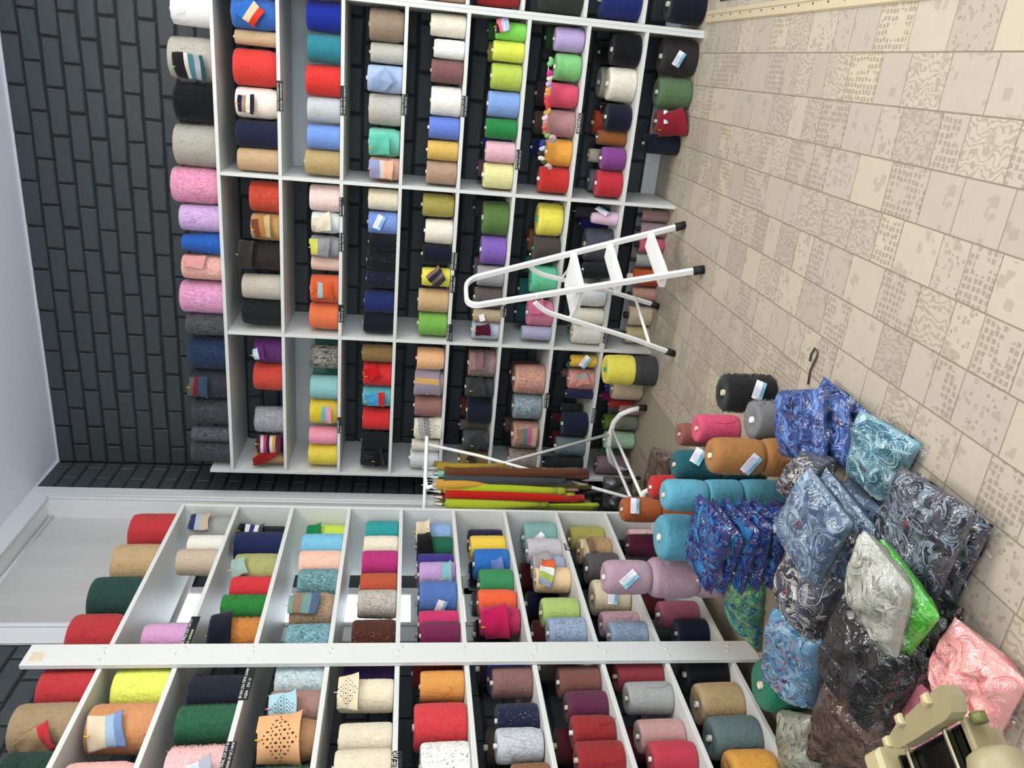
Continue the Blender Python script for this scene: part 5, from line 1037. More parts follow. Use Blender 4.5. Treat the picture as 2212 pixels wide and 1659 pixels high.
for k, x0, x1, lines, d in [(1, 2.222, 2.363, ['Velvet 90%/шерсть', 'мохер 10%/акрил'], 'below the blush white cone'), (2, 2.228, 2.367, ['твид 300 м', '100 гр шерсть меринос'], 'between the scarlet and silver grey cones'), (3, 2.254, 2.354, ['меринос экстра', '100% 1500 м'], 'below the dove grey cone'), (4, 2.272, 2.372, ['хлопок 330 м', '100 гр меланж'], 'below the milk white cone'), (5, 2.035, 2.135, ['вискоза 50%', 'лен 50% 300 м'], 'below the baby pink cone'), (6, 2.241, 2.341, ['МЕРИНОС'], 'reading MERINOS in Cyrillic capitals'), (2, 1.727, 1.825, ['ангора 600 м', 'нейлон'], 'below the pale pink cone'), (2, 1.541, 1.64, ['супер кид мохер', 'шелк 1000 м'], 'below the mid grey cone'), (2, 1.147, 1.247, ['альпака', '150 м 50 гр'], 'below the tangerine cone'), (4, 1.478, 1.575, ['бэби альпака', '50% меринос'], 'below the ink navy cone'), (4, 1.351, 1.447, ['кашемир 1400', '10% шерсть'], 'below the acid yellow cone'), (4, 1.07, 1.168, ['хлопок 500 м', '100 гр'], 'below the apple green cone'), (5, 1.226, 1.296, ['шелк 100%', '1200 м'], 'below the dark taupe cone'), (7, 1.102, 1.175, ['лен 100%', '500 м/100гр'], 'below the shell white cone'), (2, 0.471, 0.572, ['ангора 70%', '330 м'], 'below the rose pink cone'), (6, 0.679, 0.775, ['меланж 350 м', 'шерсть 80%'], 'below the blue grey marl cone'), (7, 0.593, 0.688, ['ХЛОПОК'], 'on the seventh board of the corner bay')]: shelf_label((x0, YB - .0012, ZB[k]), x1 - x0, lines, 'y', d)
for k, y0, y1, lines, d in [(1, -2.214, -2.04, ['TRUFFLE 550 100 ГР', '55% хлопок'], 'reading TRUFFLE'), (2, -2.476, -2.321, ['BUSH 336 ПРА 260м', 'IGEA   320 1г'], 'reading BUSH and IGEA'), (2, -2.776, -2.654, ['ASTRAL 220 200 м', 'хлопок 60 гр 2 нити'], 'reading ASTRAL'), (4, -2.852, -2.708, ['100% ШЕЛК'], 'below the natural white cone'), (7, -1.562, -1.504, ['м/100'], 'below the silver cone')]: shelf_label((XL + .0012, y0, ZL[k]), y1 - y0, lines, 'x', d, .034)

# ------------------------------------------------------------------ step ladder
o_, w_, d_ = Vector((1.773, -.812, 0)), Vector((.358, .934, 0)), Vector((-.934, .358, 0))
lad = thing('step_ladder', 'white metal three-step ladder with a round top loop standing open', 'ladder', o_)
def lp(w, d, z): return tuple(w_*w + d_*d + Vector((0, 0, z)))
enamel = mat('white_enamel', (236, 236, 234), .3, spec=.5); rub = mat('black_rubber', (22, 22, 22), .7)
def bar(pts, wd, th, wide):           # rectangular section bar along pts (w,d,z): wide = direction index of the wide side
    m = MB(); P3 = [Vector(lp(*p)) for p in pts]; rings = []
    for i, p in enumerate(P3):
        t = (P3[min(i+1, len(P3)-1)] - P3[max(i-1, 0)]).normalized(); a = Vector(wide); a = (a - t*a.dot(t)).normalized(); b = t.cross(a); c = .25
        rings.append([p + a*(sx*wd/2) + b*(sy*th/2) for sx, sy in ((-1, -1+c*2), (-1+c, -1), (1-c, -1), (1, -1+c*2), (1, 1-c*2), (1-c, 1), (-1+c, 1), (-1, 1-c*2))])
    V = [q for r in rings for q in r]; fs = []
    for i in range(len(rings)-1):
        for j in range(8): fs.append((i*8+j, i*8+(j+1) % 8, (i+1)*8+(j+1) % 8, (i+1)*8+j))
    fs += [tuple(range(7, -1, -1)), tuple((len(rings)-1)*8+j for j in range(8))]
    m.add(V, fs, 0, False); return m
def fd(z): return .334*z
front = []
for s in (1,):
    for z in (.045, .4, .8, 1.02): front.append(((.2 - .075*z), fd(z), z))
    for k in range(1, 8):
        a = PI/2*k/8; front.append((.122 - .07*(1 - math.cos(a)), fd(1.05 + .075*math.sin(a)), 1.05 + .075*math.sin(a)))
    front.append((.045, fd(1.127), 1.127))
path = front + [(-w, d, z) for w, d, z in reversed(front)]
bar(path, .034, .02, d_).build('front_frame', enamel, lad)
for s in (1, -1):
    rear = [(s*.205, .530, .045), (s*.19, .46, .27), (s*.175, .385, .56), (s*.166, .350, .70), (s*.164, .335, .735), (s*.160, .315, .765), (s*.158, .291, .792)]
    bar(rear, .026, .016, d_).build('rear_leg', enamel, lad)
    m = MB(); m.tube([lp(s*.205, .545, .0), lp(s*.205, .530, .05)], .019, 10); m.build('rubber_foot', rub, lad)
    m = MB(); m.tube([lp(s*.2, .0, .0), lp(s*.1965, fd(.05), .05)], .022, 10); m.build('rubber_foot', rub, lad)
    m = MB(); m.lathe([(.006, 0), (.006, .004), (.0001, .006)], 10); q = m.build('rivet', enamel, lad, lp(s*.185, fd(.792) - .03, .792)); 
    # brace from the platform to the rear leg
    bar([(s*.15, .20, .572), (s*.156, .30, .580), (s*.170, .362, .600)], .014, .005, (0, 0, 1)).build('platform_brace', enamel, lad)
m = MB(); m.tube([lp(-.198, .487, .155), lp(.198, .487, .155)], .009, 10); m.build('cross_bar', enamel, lad)
def tread(z, dd, hw, nm):
    t = link(nm, None, lad) if False else None
    m = MB(); d0 = fd(z) - .012; th = .03
    P = [lp(-hw, d0, z), lp(hw, d0, z), lp(hw, d0 + dd, z), lp(-hw, d0 + dd, z)]; Q = [(p[0], p[1], p[2] - th) for p in P]
    m.add(Q + P, [(3,2,1,0),(4,5,6,7),(0,1,5,4),(1,2,6,5),(2,3,7,6),(3,0,4,7)])
    tr = m.build(nm, enamel, lad)
    r = MB(); n = int(dd/.014)
    for i in range(n):
        a = d0 + .006 + i*(dd - .012)/n; r.add([lp(-hw + .008, a, z + .0002), lp(hw - .008, a, z + .0002), lp(hw - .008, a + .003, z + .002), lp(-hw + .008, a + .003, z + .002), lp(hw - .008, a + .006, z + .0002), lp(-hw + .008, a + .006, z + .0002)], [(0, 1, 2, 3), (3, 2, 4, 5)])
    r.build('grip_ribs', enamel, tr)
tread(.19, .085, .178, 'step'); tread(.40, .085, .162, 'step'); tread(.585, .215, .150, 'platform')

# ------------------------------------------------------------------ clothes rack with garments
rk = thing('clothes_rack', 'white tubular folding clothes rack in the corner', 'clothes rack', (.5, -.46, 0))
def rp(pts): return [(x - .5, y + .46, z) for x, y, z in pts]
def arc_base(y, sgn):
    return [(.735, y - .045, .03), (.715, y - .04, .09), (.68, y - .03, .145), (.62, y - .012, .172), (.53, y, .18), (.42, y + .01, .172), (.34, y + .02, .145), (.29, y + .03, .09), (.275, y + .035, .03)]
m = MB(); m.tube(rp(arc_base(-.46, 1)), .0165, 10, flat=.75); m.build('base_foot', enamel, rk)
m = MB(); m.tube(rp([(.575, -1.18, .0), (.575, -1.18, .13), (.555, -1.183, .17), (.50, -1.185, .182), (.41, -1.185, .18), (.36, -1.185, .165), (.345, -1.185, .13), (.345, -1.185, 0)]), .0165, 10, flat=.75); m.build('base_foot', enamel, rk)
for q in ((.737, -.508, 0), (.275, -.422, 0)):
    m = MB(); m.tube(rp([q, (q[0], q[1] + .003, .045)]), .019, 10); m.build('rubber_foot', rub, rk)
for a, b_ in (((.575, -.46, .175), (.525, -1.185, .178)), ((.455, -.455, .178), (.41, -1.18, .18))):
    m = MB(); m.tube(rp([a, b_]), .0095, 8); m.build('lower_rail', enamel, rk)
m = MB(); m.tube(rp([(.535, -.46, .185), (.47, -.89, 1.10), (.445, -1.0, 1.285)]), .0095, 8); m.build('pole', enamel, rk)
m = MB(); m.tube(rp([(.50, -1.18, .18), (.54, -.80, 1.0), (.53, -.66, 1.28)]), .0095, 8); m.build('pole', enamel, rk)
m = MB(); m.tube(rp([(.655, -.81, 1.293), (.32, -1.0, 1.293), (.29, -1.012, 1.29), (.265, -1.02, 1.275)]), .010, 8); m.build('top_rail', enamel, rk)
m = MB(); m.tube(rp([(.445, -1.0, 1.285), (.47, -.915, 1.293), (.53, -.66, 1.28)]), .008, 8); m.build('rail_clamp', enamel, rk)
def garment(name, label, cat, x, yc, zt, zb, hw, rgb, th=.018, sleeve=.55, style=None, rgb2=None, flare=1.0, seed=0, lean=.0):
    """a knitted garment hanging edge-on from its hanger on the rail"""
    t = thing(name, label, cat, (x, yc, zb), 'garments on the clothes rack'); t.rotation_euler = (0, 0, GA)
    rnd_ = random.Random(seed); nz, na = 26, 28; V = []; fs = []; L_ = zt - zb
    mt_ = yarn_mat(rgb, style, rgb2) if style == 'sparkle' else cloth_mat(rgb)
    ph = [rnd_.random()*6 for _ in range(4)]
    for i in range(nz+1):
        q = i/nz; z = L_*(1 - q)
        sh = min(1, .28 + (q/.10)**.6*.72) if q < .10 else 1
        w_ = hw*sh*(1 + (flare - 1)*q); tt = th*(.55 + .75*q)*(1 if q > .03 else .6)
        for j in range(na):
            a = 2*PI*j/na; yy = w_*math.cos(a); xx = tt*math.sin(a)
            fold = .010*q*math.sin(yy*38 + ph[0]) + .006*q*math.sin(yy*71 + ph[1] + z*3)
            V.append((xx + fold + lean*q*L_, yy, z + .012*math.sin(yy*20 + ph[2])*(q > .96)))
    for i in range(nz):
        for j in range(na): fs.append((i*na+j, (i+1)*na+j, (i+1)*na+(j+1) % na, i*na+(j+1) % na))
    fs.append(tuple(range(na))); fs.append(tuple(nz*na + j for j in range(na-1, -1, -1)))
    m = MB(); m.add(V, fs, 0, True); m.build('body', mt_, t)
    if sleeve:
        for s in (-1, 1):
            m = MB(); pts = []; rs = []
            for i in range(10):
                q = i/9; pts.append((.022*s*math.sin(q*2 + ph[3])*.4 + .014 + lean*q*sleeve, s*(hw*.93 + .03*math.sin(q*PI)), L_*.94 - sleeve*q)); rs.append((.030 - .012*q)*min(1, th/.018 + .25))
            m.tube(pts, rs, 12); sl = m.build('sleeve', mt_, t)
            m = MB(); p = Vector(pts[-1]); m.tube([p + Vector((0, 0, .012)), p - Vector((0, 0, .03))], rs[-1]*1.12, 12); m.build('cuff', cloth_mat(tuple(int(c*.9) for c in rgb)), sl)
    if 'sequins' in label:
        m = MB(); rq = random.Random(3)
        for k in range(46):
            zz = L_*rq.choice((.30, .30, .52, .14)) + (rq.random() - .5)*.02; yy = -hw*(.2 + rq.random()*.85); sgn = 1
            m.lathe([(.0001, -.0035), (.003, -.002), (.0035, 0), (.003, .002), (.0001, .0035)], 6, (th*1.15 + .012, yy, zz))
        o = m.build('sequins', mat('gold_sequin', (230, 190, 110), .2, 1.0), t); o['kind'] = 'stuff'
    # hanger hook
    hg = thing('clothes_hanger', 'white plastic hanger holding the %s' % label.split(' hanging')[0], 'hanger', (x, yc, zt), 'hangers on the clothes rack'); hg.rotation_euler = (0, 0, GA)
    hk = MB(); hk.tube([(0, 0, -.006), (0, 0, .012), (0, .012, .024), (0, .014, .038), (0, .004, .048), (0, -.010, .044)], .0025, 6); hk.build('hook', pvc, hg)
    hk = MB(); hk.tube([(0, -hw*.8, -.03), (0, -hw*.3, -.006), (0, 0, .0), (0, hw*.3, -.006), (0, hw*.8, -.03)], .006, 8); hk.build('shoulders', pvc, hg)
    return t
GA = math.radians(29.5); GC = Vector((.345, -.985)); GD = Vector((.87, .49)); RZ = 1.262
def gpos(s): return GC + GD*s
garment('sweater', 'olive mustard ribbed sweater hanging outermost on the rack', 'sweater', *gpos(.184), RZ, .86, .19, (150, 125, 40), .010, .32, seed=1)
garment('cardigan', 'brown knitted cardigan with gold sequins hanging on the rack', 'cardigan', *gpos(.158), RZ - .01, .44, .21, (92, 52, 30), .022, .72, None, seed=2, lean=.02)
garment('top', 'pale turquoise knitted top hanging behind the brown cardigan', 'top', *gpos(.138), RZ, .80, .19, (120, 180, 165), .007, .3, seed=3)
garment('sweater', 'charcoal grey long sweater hanging on the rack', 'sweater', *gpos(.123), RZ - .015, .55, .21, (62, 65, 68), .013, .6, seed=4)
garment('cardigan', 'dark olive mohair cardigan hanging longest on the rack', 'cardigan', *gpos(.109), RZ - .02, .42, .20, (98, 92, 35), .009, .5, seed=5)
garment('sweater', 'mustard ribbed sweater hanging short on the rack', 'sweater', *gpos(.095), RZ, .84, .21, (195, 145, 55), .013, .34, seed=6)
garment('sweater', 'beige glitter-trimmed sweater hanging on the rack', 'sweater', *gpos(.081), RZ - .01, .50, .20, (150, 125, 108), .009, .6, seed=7)
garment('sweater', 'chartreuse sweater hanging on the rack', 'sweater', *gpos(.065), RZ - .015, .52, .21, (165, 180, 35), .015, .6, seed=8)
garment('tunic', 'bright red knitted tunic hanging on the rack', 'tunic', *gpos(.036), RZ - .02, .47, .215, (175, 28, 12), .027, .66, seed=9)
garment('dress', 'yellow-green mohair dress hanging innermost on the rack', 'dress', *gpos(.000), RZ - .02, .40, .21, (160, 172, 40), .024, .5, seed=10)
# cane leaning under the clothes
m = MB(); m.tube([(.33, -.62, .012), (.40, -.90, .30), (.45, -1.05, .52)], .012, 8)
tag(m.build('scarf_roll', mat('grey_scarf', (70, 66, 66), .95, bump=(200, .4))), 'thin grey and maroon rolled scarf leaning under the hanging clothes', 'scarf')

# ------------------------------------------------------------------ bags of yarn
def film_mat():
    g = bpy.data.materials.new('cellophane'); g.use_nodes = True; nt = g.node_tree; N = nt.nodes; L = nt.links; N.clear()
    o = N.new('ShaderNodeOutputMaterial'); mx = N.new('ShaderNodeMixShader'); t = N.new('ShaderNodeBsdfTransparent'); gl = N.new('ShaderNodeBsdfGlossy'); gl.inputs['Roughness'].default_value = .10; gl.inputs['Color'].default_value = (1, 1, 1, 1)
    lw = N.new('ShaderNodeLayerWeight'); lw.inputs['Blend'].default_value = .22
    mr = N.new('ShaderNodeMapRange'); mr.inputs['From Min'].default_value = 0; mr.inputs['From Max'].default_value = 1; mr.inputs['To Min'].default_value = .07; mr.inputs['To Max'].default_value = .55
    tc = N.new('ShaderNodeTexCoord'); n1 = N.new('ShaderNodeTexNoise'); n1.inputs['Scale'].default_value = 22; n1.inputs['Detail'].default_value = 3; n1.inputs['Distortion'].default_value = 1.2
    L.new(tc.outputs['Object'], n1.inputs['Vector']); bp = N.new('ShaderNodeBump'); bp.inputs['Strength'].default_value = .9; bp.inputs['Distance'].default_value = .02; L.new(n1.outputs['Fac'], bp.inputs['Height'])
    L.new(bp.outputs[0], gl.inputs['Normal']); L.new(bp.outputs[0], lw.inputs['Normal']); L.new(lw.outputs['Facing'], mr.inputs['Value']); L.new(mr.outputs[0], mx.inputs[0])
    L.new(t.outputs[0], mx.inputs[1]); L.new(gl.outputs[0], mx.inputs[2]); L.new(mx.outputs[0], o.inputs[0]); return g
FILM = film_mat()
def yarn_bag(idx, label, scheme, quad, th, lump, film):
    rnd_ = random.Random(idx*31 + 4); q = [Vector(p) for p in quad]; c = sum(q, Vector())/4
    n_ = (q[1] - q[3]).cross(q[2] - q[0]).normalized()
    if n_.z < 0: n_ = -n_
    lowest = min(p.z for p in q) - th
    root = thing('yarn_bag', label, 'bag of yarn', (c.x, c.y, max(0, c.z - th)), 'clear bags of yarn skeins heaped on the floor')
    org = root.location.copy()
    base, light, dark, acc = [mat('skein_%s_%d' % (scheme, i), SCHEMES[scheme][i], .8, spec=.2) for i in range(4)]
    sx = idx*3.7; EX = 2.6 if scheme in ('pink', 'pink2', 'lgrey', 'lime', 'brown', 'green', 'dcream', 'clear') else 4.2
    def surf(s, t, side, grow=0., cr=0.):
        # s,t in 0..1 ; superellipse-pillow profile
        a, b_ = 2*s - 1, 2*t - 1
        e = max(0, (1 - abs(a)**EX))*max(0, (1 - abs(b_)**EX)); e = e**.46
        p = q[0]*(1-s)*(1-t) + q[1]*s*(1-t) + q[2]*s*t + q[3]*(1-s)*t
        k = 1 + grow*2.2; p = c + (p - c)*k
        lum = lump*noise.noise(Vector((s*4 + sx, t*4, side*3)))*1.3 + lump*.5*noise.noise(Vector((s*9 + sx, t*9, side*3)))
        half = th*.5
        off = (half + grow*.9)*e*side + lum*e + cr*noise.noise(Vector((s*16 + sx, t*16, side*5)))*min(1, e*2)
        r = p - n_*half + n_*off
        if r.z < .004: r.z = .004 + (r.z % .003)
        return r - org
    N_ = 26; m = MB(); V = []; fs = []
    for side in (1, -1):
        for j in range(N_+1):
            for i in range(N_+1): V.append(surf(i/N_, j/N_, side))
    M1 = (N_+1)**2
    for j in range(N_):
        for i in range(N_):
            k = j*(N_+1) + i; fs.append((k, k+1, k+N_+2, k+N_+1)); fs.append((M1+k, M1+k+N_+1, M1+k+N_+2, M1+k+1))
    m.add(V, fs, 0, True)
    # looped strands of the skeins: bundles of arcs on the upper face and the edges
    solid = scheme in ('pink', 'pink2', 'lgrey', 'lime', 'black', 'brown', 'green', 'clear', 'bfur', 'dgrey')
    L_ = ((q[1] - q[0]).length + (q[2] - q[3]).length)/2; W2 = ((q[3] - q[0]).length + (q[2] - q[1]).length)/2
    for b in range(0 if scheme in ('black', 'dgrey') else 190 if not solid else 80):
        s0, t0 = .04 + rnd_.random()*.92, .04 + rnd_.random()*.92; R0 = .014 + rnd_.random()*.036; a0 = rnd_.random()*6.28; sw = (1.2 + rnd_.random()*2.6)*rnd_.choice((-1, 1)); side = 1 if rnd_.random() < .78 else -1
        ell = .45 + rnd_.random()*.55; ro = rnd_.random()*3.14
        mi0 = rnd_.choice((0, 1, 1, 2, 2, 3) if not solid else (0, 0, 1, 1, 2)); nst = 8 if not solid else 7
        for k in range(nst):
            R = R0 + (k - nst/2)*.0024; mi = mi0 if rnd_.random() < .55 else rnd_.choice((0, 1, 2)); wd = .0009 + rnd_.random()*.0006; pts = []
            if R < .006: continue
            for i in range(9):
                a = a0 + sw*i/8 + .06*rnd_.random()
                ex, ey = R*math.cos(a), R*ell*math.sin(a)
                s = s0 + (ex*math.cos(ro) - ey*math.sin(ro))/L_; t = t0 + (ex*math.sin(ro) + ey*math.cos(ro))/W2
                if not (.01 < s < .99 and .01 < t < .99): break
                pts.append((s, t))
            if len(pts) < 4: continue
            n0 = len(m.v); P3 = [surf(s, t, side) + n_*side*(.0015 + .002*math.sin(b)) for s, t in pts]
            for i, p in enumerate(P3):
                tg = (P3[min(i+1, len(P3)-1)] - P3[max(i-1, 0)]); sd = tg.cross(n_)
                sd = sd.normalized()*wd if sd.length > 1e-6 else Vector((wd, 0, 0))
                m.v += [tuple(p - sd), tuple(p + n_*side*.0022), tuple(p + sd)]
            for i in range(len(P3)-1):
                for kx in range(2): z0 = n0 + i*3 + kx; m.f.append((z0, z0+1, z0+4, z0+3)); m.mi.append(mi); m.sm.append(True)
    m.build('skeins', [base, light, dark, acc], root)
    # red tie threads
    if scheme in ('blue', 'aqua', 'char', 'steel', 'dcream', 'lbp'):
        tm = MB()
        for kk in range(1):
            s0, t0 = .35 + rnd_.random()*.3, .35 + rnd_.random()*.35; pp = []
            for i in range(12): a = i*.8; pp.append(surf(s0 + .03*math.cos(a)*(1 - i/24), t0 + .04*math.sin(a*1.3), 1) + n_*.005)
            tm.tube(pp, .0009, 5)
        tm.build('tie_thread', mat('red_tie', (140, 30, 45), .8), root)
    # the film: crumpled, with a flat welded flange
    N_ = 22; f = MB(); V = []; fs = []
    for side in (1, -1):
        for j in range(N_+1):
            for i in range(N_+1): V.append(surf(i/N_, j/N_, side, .005, .006))
    M1 = (N_+1)**2
    for j in range(N_):
        for i in range(N_):
            k = j*(N_+1) + i; fs.append((k, k+1, k+N_+2, k+N_+1)); fs.append((M1+k, M1+k+N_+1, M1+k+N_+2, M1+k+1))
    f.add(V, fs, 0, True)
    e1 = [surf(1, i/14, 1, .008) for i in range(15)]; ax = (q[1] - q[0]).normalized()
    V = []
    for i, p in enumerate(e1): V += [p, p + ax*(.018 + .008*math.sin(i*2.1 + sx)) + n_*(.012*math.sin(i*1.3 + sx))]
    V = [(v[0], v[1], max(v[2], .003 - org.z)) for v in V]
    f.add(V, [(2*i, 2*i+1, 2*i+3, 2*i+2) for i in range(14)], 0, True)
    ay = (q[2] - q[1]).normalized(); V = []
    for i in range(15):
        p = surf(i/14, 1, 1, .005); V += [p, p + ay*(.014 + .006*math.sin(i*1.7 + sx)) + n_*(.010*math.sin(i*1.1 + sx))]
    V = [(v[0], v[1], max(v[2], .003 - org.z)) for v in V]
    f.add(V, [(2*i, 2*i+1, 2*i+3, 2*i+2) for i in range(14)], 0, True)
    f.build('film', FILM, root)
for i, (lab, sch, quad, th, lump, film) in enumerate(BAGS): yarn_bag(i, lab, sch, quad, th, lump, film)

# ------------------------------------------------------------------ bits on the floor
m = MB(); pts = [(1.581, -2.175, .006), (1.631, -2.167, .006), (1.682, -2.184, .006), (1.708, -2.185, .006), (1.713, -2.161, .006), (1.685, -2.147, .006), (1.66, -2.149, .006)]
m.tube(pts, .0035, 7); tag(m.build('hanger_hook', mat('dark_wire', (88, 82, 76), .5, .5)), 'bent dark wire hanger hook sticking out from under the blue bags', 'hook')

# ------------------------------------------------------------------ knitting machine on its table
km = thing('knitting_machine', 'beige plastic knitting machine end with chrome needle bed', 'knitting machine', (0, 0, 0))
beige = mat('beige_plastic', (140, 130, 98), .4, spec=.45); beige2 = mat('cream_plastic', (172, 160, 122), .4); chrome = mat('needle_chrome', (170, 165, 140), .2, 1.0); darkm = mat('machine_dark', (40, 40, 34), .3, .6)
KO = Vector((1.724, -3.873, 0)); E1 = Vector((.885, -.465, 0)); E2 = Vector((-.465, -.885, 0))
def kp(a, b, z): return tuple(KO + E1*a + E2*b + Vector((0, 0, z)))
def kbox(m, a0, a1, b0, b1, z0, z1, ch=.0):
    c = ch
    lo = [kp(a0, b0, z0), kp(a1, b0, z0), kp(a1, b1, z0), kp(a0, b1, z0)]
    mid = [kp(a0, b0, z1 - c), kp(a1, b0, z1 - c), kp(a1, b1, z1 - c), kp(a0, b1, z1 - c)]
    hi = [kp(a0 + c, b0 + c, z1), kp(a1 - c, b0 + c, z1), kp(a1 - c, b1 - c, z1), kp(a0 + c, b1 - c, z1)]
    fs = [(0, 1, 2, 3)] + [(i, 4 + i, 4 + (i+1) % 4, (i+1) % 4) for i in range(4)] + [(4 + i, 8 + i, 8 + (i+1) % 4, 4 + (i+1) % 4) for i in range(4)] + [(11, 10, 9, 8)]
    m.add(lo + mid + hi, fs)
m = MB()   # end plate with notches: outline in (a,b)
ol = [(-.005, .012), (.004, .004), (.03, -.004), (.034, .004), (.05, .003), (.054, -.006), (.105, -.012), (.108, -.004), (.12, -.006), (.124, -.014), (.148, -.016), (.158, .0), (.150, .018), (.135, .022), (.06, .024), (.02, .024), (0, .02)]
lo = [kp(a, b, .735) for a, b in ol]; hi = [kp(a, b, .757) for a, b in ol]; n = len(ol)
m.add(lo + hi, [tuple(range(n)), tuple(range(2*n-1, n-1, -1))] + [(i, n + i, n + (i+1) % n, (i+1) % n) for i in range(n)]); m.build('end_plate', beige, km)
for a, b in ((.0, .012), (.045, -.004), (.115, -.008)):
    m = MB(); kbox(m, a - .006, a + .006, b - .008, b + .006, .757, .765, .003); m.build('lug', beige2, km)
m = MB(); kbox(m, -.03, .125, .022, .9, .704, .728, .002); kbox(m, -.028, -.018, .024, .9, .728, .739, .002); bed = m.build('needle_bed', darkm, km)
m = MB(); kbox(m, -.014, .118, .026, .9, .7281, .7325, .001); m.build('bed_plate', mat('bed_plate', (28, 29, 24), .12, .9), bed)
for a in (.006, .098):
    m = MB(); kbox(m, a, a + .007, .024, .9, .7336, .744, .002); m.build('rail', chrome, km)
m = MB(); kbox(m, .126, .138, .02, .5, .704, .735, .003); m.build('side_rail', beige, km)
m = MB(); kbox(m, -.062, -.02, .012, .06, .72, .768, .006); kbox(m, -.055, .014, .06, .35, .724, .762, .006); m.build('corner_block', beige2, km)
m = MB(); m.tube([kp(.152, .062, .727), kp(.152, .068, .727), kp(.152, .082, .727), kp(.152, .45, .727)], [.020, .030, .034, .034], 20); m.build('arm_cover', mat('khaki_plastic', (146, 137, 106), .4), km)
m = MB(); m.tube([kp(.152, .02, .725), kp(.152, .032, .725)], .010, 12); m.build('knob', mat('olive_knob', (96, 98, 50), .35), km)
tb = thing('machine_table', 'narrow table carrying the knitting machine', 'table', (0, 0, 0))
m = MB(); kbox(m, -.07, .125, .03, .95, .68, .7035, .003); m.build('table_top', mat('table_top', (150, 130, 104), .5), tb)
for a, b in ((-.05, .5), (.10, .5), (-.05, .92), (.10, .92)):
    m = MB(); kbox(m, a - .014, a + .014, b - .014, b + .014, 0, .68); m.build('leg', mat('table_leg', (60, 60, 62), .5), tb)

# ------------------------------------------------------------------ ceiling lamps (behind the camera's view)
for k, (x, y, pw) in enumerate(((2.35, -2.6, 62), (3.7, -2.2, 58), (2.35, -5.3, 40), (3.7, -5.0, 40))):
    lpn = thing('ceiling_lamp', ('square white ceiling lamp panel above the heap of yarn bags', 'square white ceiling lamp panel above the door mat', 'square white ceiling lamp panel above the knitting machine', 'square white ceiling lamp panel by the street window')[k], 'lamp', (x, y, H - .05))
    m = MB(); m.box(-.3, .3, -.3, .3, .012, .05, bev=.004); m.build('housing', pvc, lpn)
    m = MB(); m.box(-.28, .28, -.28, .28, .006, .012); m.build('diffuser', mat('lamp_diffuser', (255, 236, 212), .5, emit=4), lpn)
    d = bpy.data.lights.new('lamp_light', 'AREA'); d.shape = 'SQUARE'; d.size = .55; d.energy = pw; d.color = (1, .90, .76)
    q = bpy.data.objects.new('lamp_light', d); col.objects.link(q); q.parent = lpn; q.location = (0, 0, -.005)

# ------------------------------------------------------------------ loose yarn ends
TAILS = [('glittering blue', .9, .12), ('mushroom', -.3, .06), ('olive', .2, .08), ('moss green', .4, .09), ('canary yellow', .4, .08), ('bronze brown', -.2, .09), ('french navy', .5, .12), ('iron grey', -.3, .06), ('denim blue', -.4, .1), ('glittery raspberry', .2, .12),
         ('marigold', -.3, .08), ('dark red', .2, .12), ('deep red', -.4, .1), ('concrete grey', .5, .06), ('lichen grey', -.5, .14), ('milk chocolate', -.4, .1), ('toffee', -.3, .09), ('clotted cream', -.5, .1), ('hazy blue', -.2, .1), ('shaggy ochre', -.4, .1),
         ('pale steel', -.3, .12), ('ash rose', .4, .08), ('flax', .3, .08), ('blue grey marl', -.4, .06), ('buttermilk', -.4, .06), ('sequin navy', -.5, .08), ('hot pink', .3, .1), ('ribbon beige', .2, .08)]
for i, (nm, da, l) in enumerate(TAILS):
    root, rec = CONE[nm]; r, hh = rec[10], rec[11]; rr = random.Random(i); a = math.atan2(CAM.y - rec[8], CAM.x - rec[7]) + da; pts = []
    for k in range(12):
        q = k/11; rad = r*(1.01 + .25*max(0, q - .5)); aa = a + .5*q + .1*math.sin(q*9 + i)
        pts.append((rad*math.cos(aa), rad*math.sin(aa), max(.004, hh*(.55 - .5*q) + .02*math.sin(q*6 + i))))
    m = MB(); m.tube(pts, .0011, 5); m.build('yarn_tail', mat('tail_%d_%d_%d' % tuple(rec[5]), rec[5], .9), root)

# garland of knotted merino samples hanging along the fifth board
GAR = [((2.584, -0.445, 0.773), (125, 200, 120)), ((2.522, -0.445, 0.774), (195, 30, 130)), ((2.506, -0.445, 0.765), (220, 205, 180)), ((2.475, -0.445, 0.769), (185, 165, 215)), ((2.444, -0.445, 0.765), (240, 165, 35)), ((2.408, -0.445, 0.773), (225, 60, 80)), ((2.377, -0.445, 0.773), (205, 35, 25)), ((2.347, -0.445, 0.754), (190, 150, 60)), ((2.317, -0.445, 0.77), (225, 180, 185)), ((2.271, -0.445, 0.769), (215, 95, 70)), ((2.218, -0.445, 0.755), (120, 170, 90)), ((2.209, -0.445, 0.731), (210, 160, 165)), ((2.207, -0.445, 0.704), (150, 150, 158)), ((2.187, -0.445, 0.771), (35, 50, 140)), ((2.166, -0.445, 0.769), (180, 180, 205)), ((2.14, -0.445, 0.77), (45, 35, 35)), ((2.11, -0.445, 0.776), (230, 225, 210)), ((2.089, -0.445, 0.757), (70, 80, 50)), ((2.068, -0.445, 0.739), (190, 175, 160))]
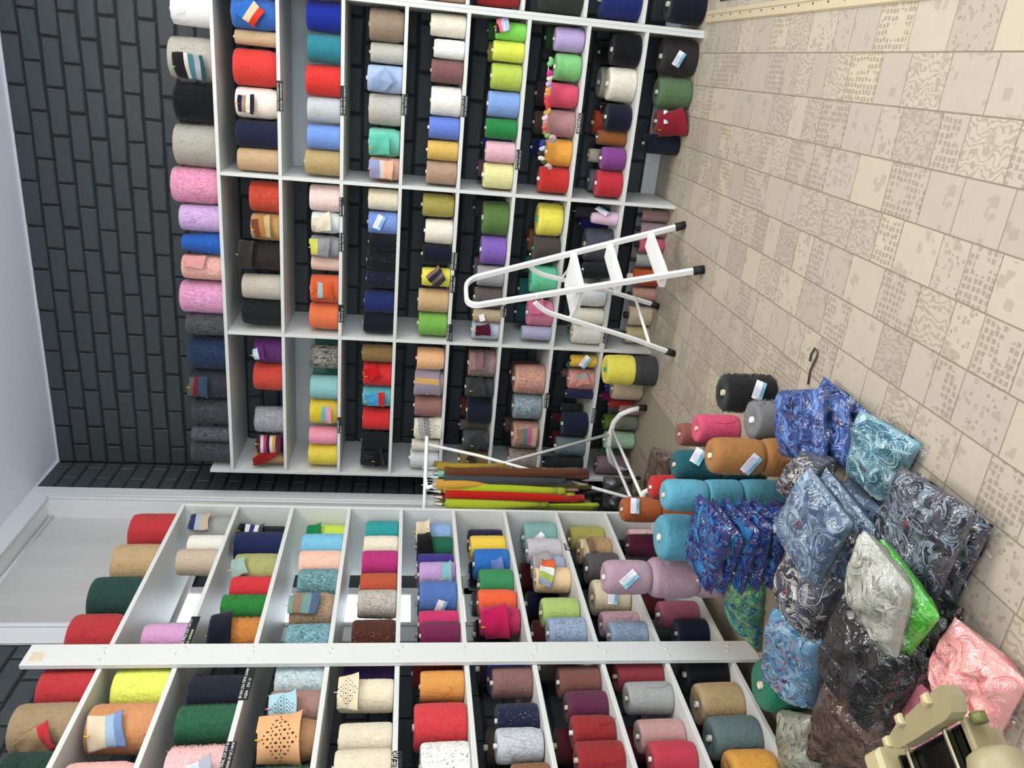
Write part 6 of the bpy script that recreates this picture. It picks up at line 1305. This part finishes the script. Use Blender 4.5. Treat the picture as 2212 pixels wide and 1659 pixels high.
gl = thing('sample_garland', 'string of knotted multicoloured merino samples hung before the merino cones', 'garland', GAR[0][0])
P0 = Vector(GAR[0][0])
for i, (pnt, c) in enumerate(GAR):
    c0 = Vector(pnt) - P0; c1 = Vector(GAR[min(i+1, len(GAR)-1)][0]) - P0; rr = random.Random(i + 40); m = MB(); mid = (c0 + c1)/2
    if i == len(GAR)-1: c1 = c0 + Vector((-.01, 0, -.03)); mid = (c0 + c1)/2
    dv = c1 - c0; dv = dv.normalized()*min(dv.length, .034)
    pts = []; rs = []
    for k in range(13):
        q = k/12; pts.append(c0 + dv*q + Vector((.006*math.sin(q*9 + i), -.004 - .004*math.sin(q*7), .006*math.cos(q*8 + i)))); rs.append(.004 + .009*math.sin(PI*min(1, q*1.02))**.7)
    m.tube(pts, rs, 9); m.build('sample_knot', yarn_mat(c, 'plain', None), gl)
m = MB(); m.tube([Vector(p) - P0 + Vector((0, .004, .004)) for p, c in GAR], .0025, 5); m.build('string', mat('garland_string', (200, 195, 185), .9), gl)

# dim second row of cones deep in the window-wall shelves
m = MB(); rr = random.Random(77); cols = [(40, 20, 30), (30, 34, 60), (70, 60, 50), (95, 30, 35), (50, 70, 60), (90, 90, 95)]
for sec in ('F', 'N'):
    for row in range(5, 10):
        for k in range(4):
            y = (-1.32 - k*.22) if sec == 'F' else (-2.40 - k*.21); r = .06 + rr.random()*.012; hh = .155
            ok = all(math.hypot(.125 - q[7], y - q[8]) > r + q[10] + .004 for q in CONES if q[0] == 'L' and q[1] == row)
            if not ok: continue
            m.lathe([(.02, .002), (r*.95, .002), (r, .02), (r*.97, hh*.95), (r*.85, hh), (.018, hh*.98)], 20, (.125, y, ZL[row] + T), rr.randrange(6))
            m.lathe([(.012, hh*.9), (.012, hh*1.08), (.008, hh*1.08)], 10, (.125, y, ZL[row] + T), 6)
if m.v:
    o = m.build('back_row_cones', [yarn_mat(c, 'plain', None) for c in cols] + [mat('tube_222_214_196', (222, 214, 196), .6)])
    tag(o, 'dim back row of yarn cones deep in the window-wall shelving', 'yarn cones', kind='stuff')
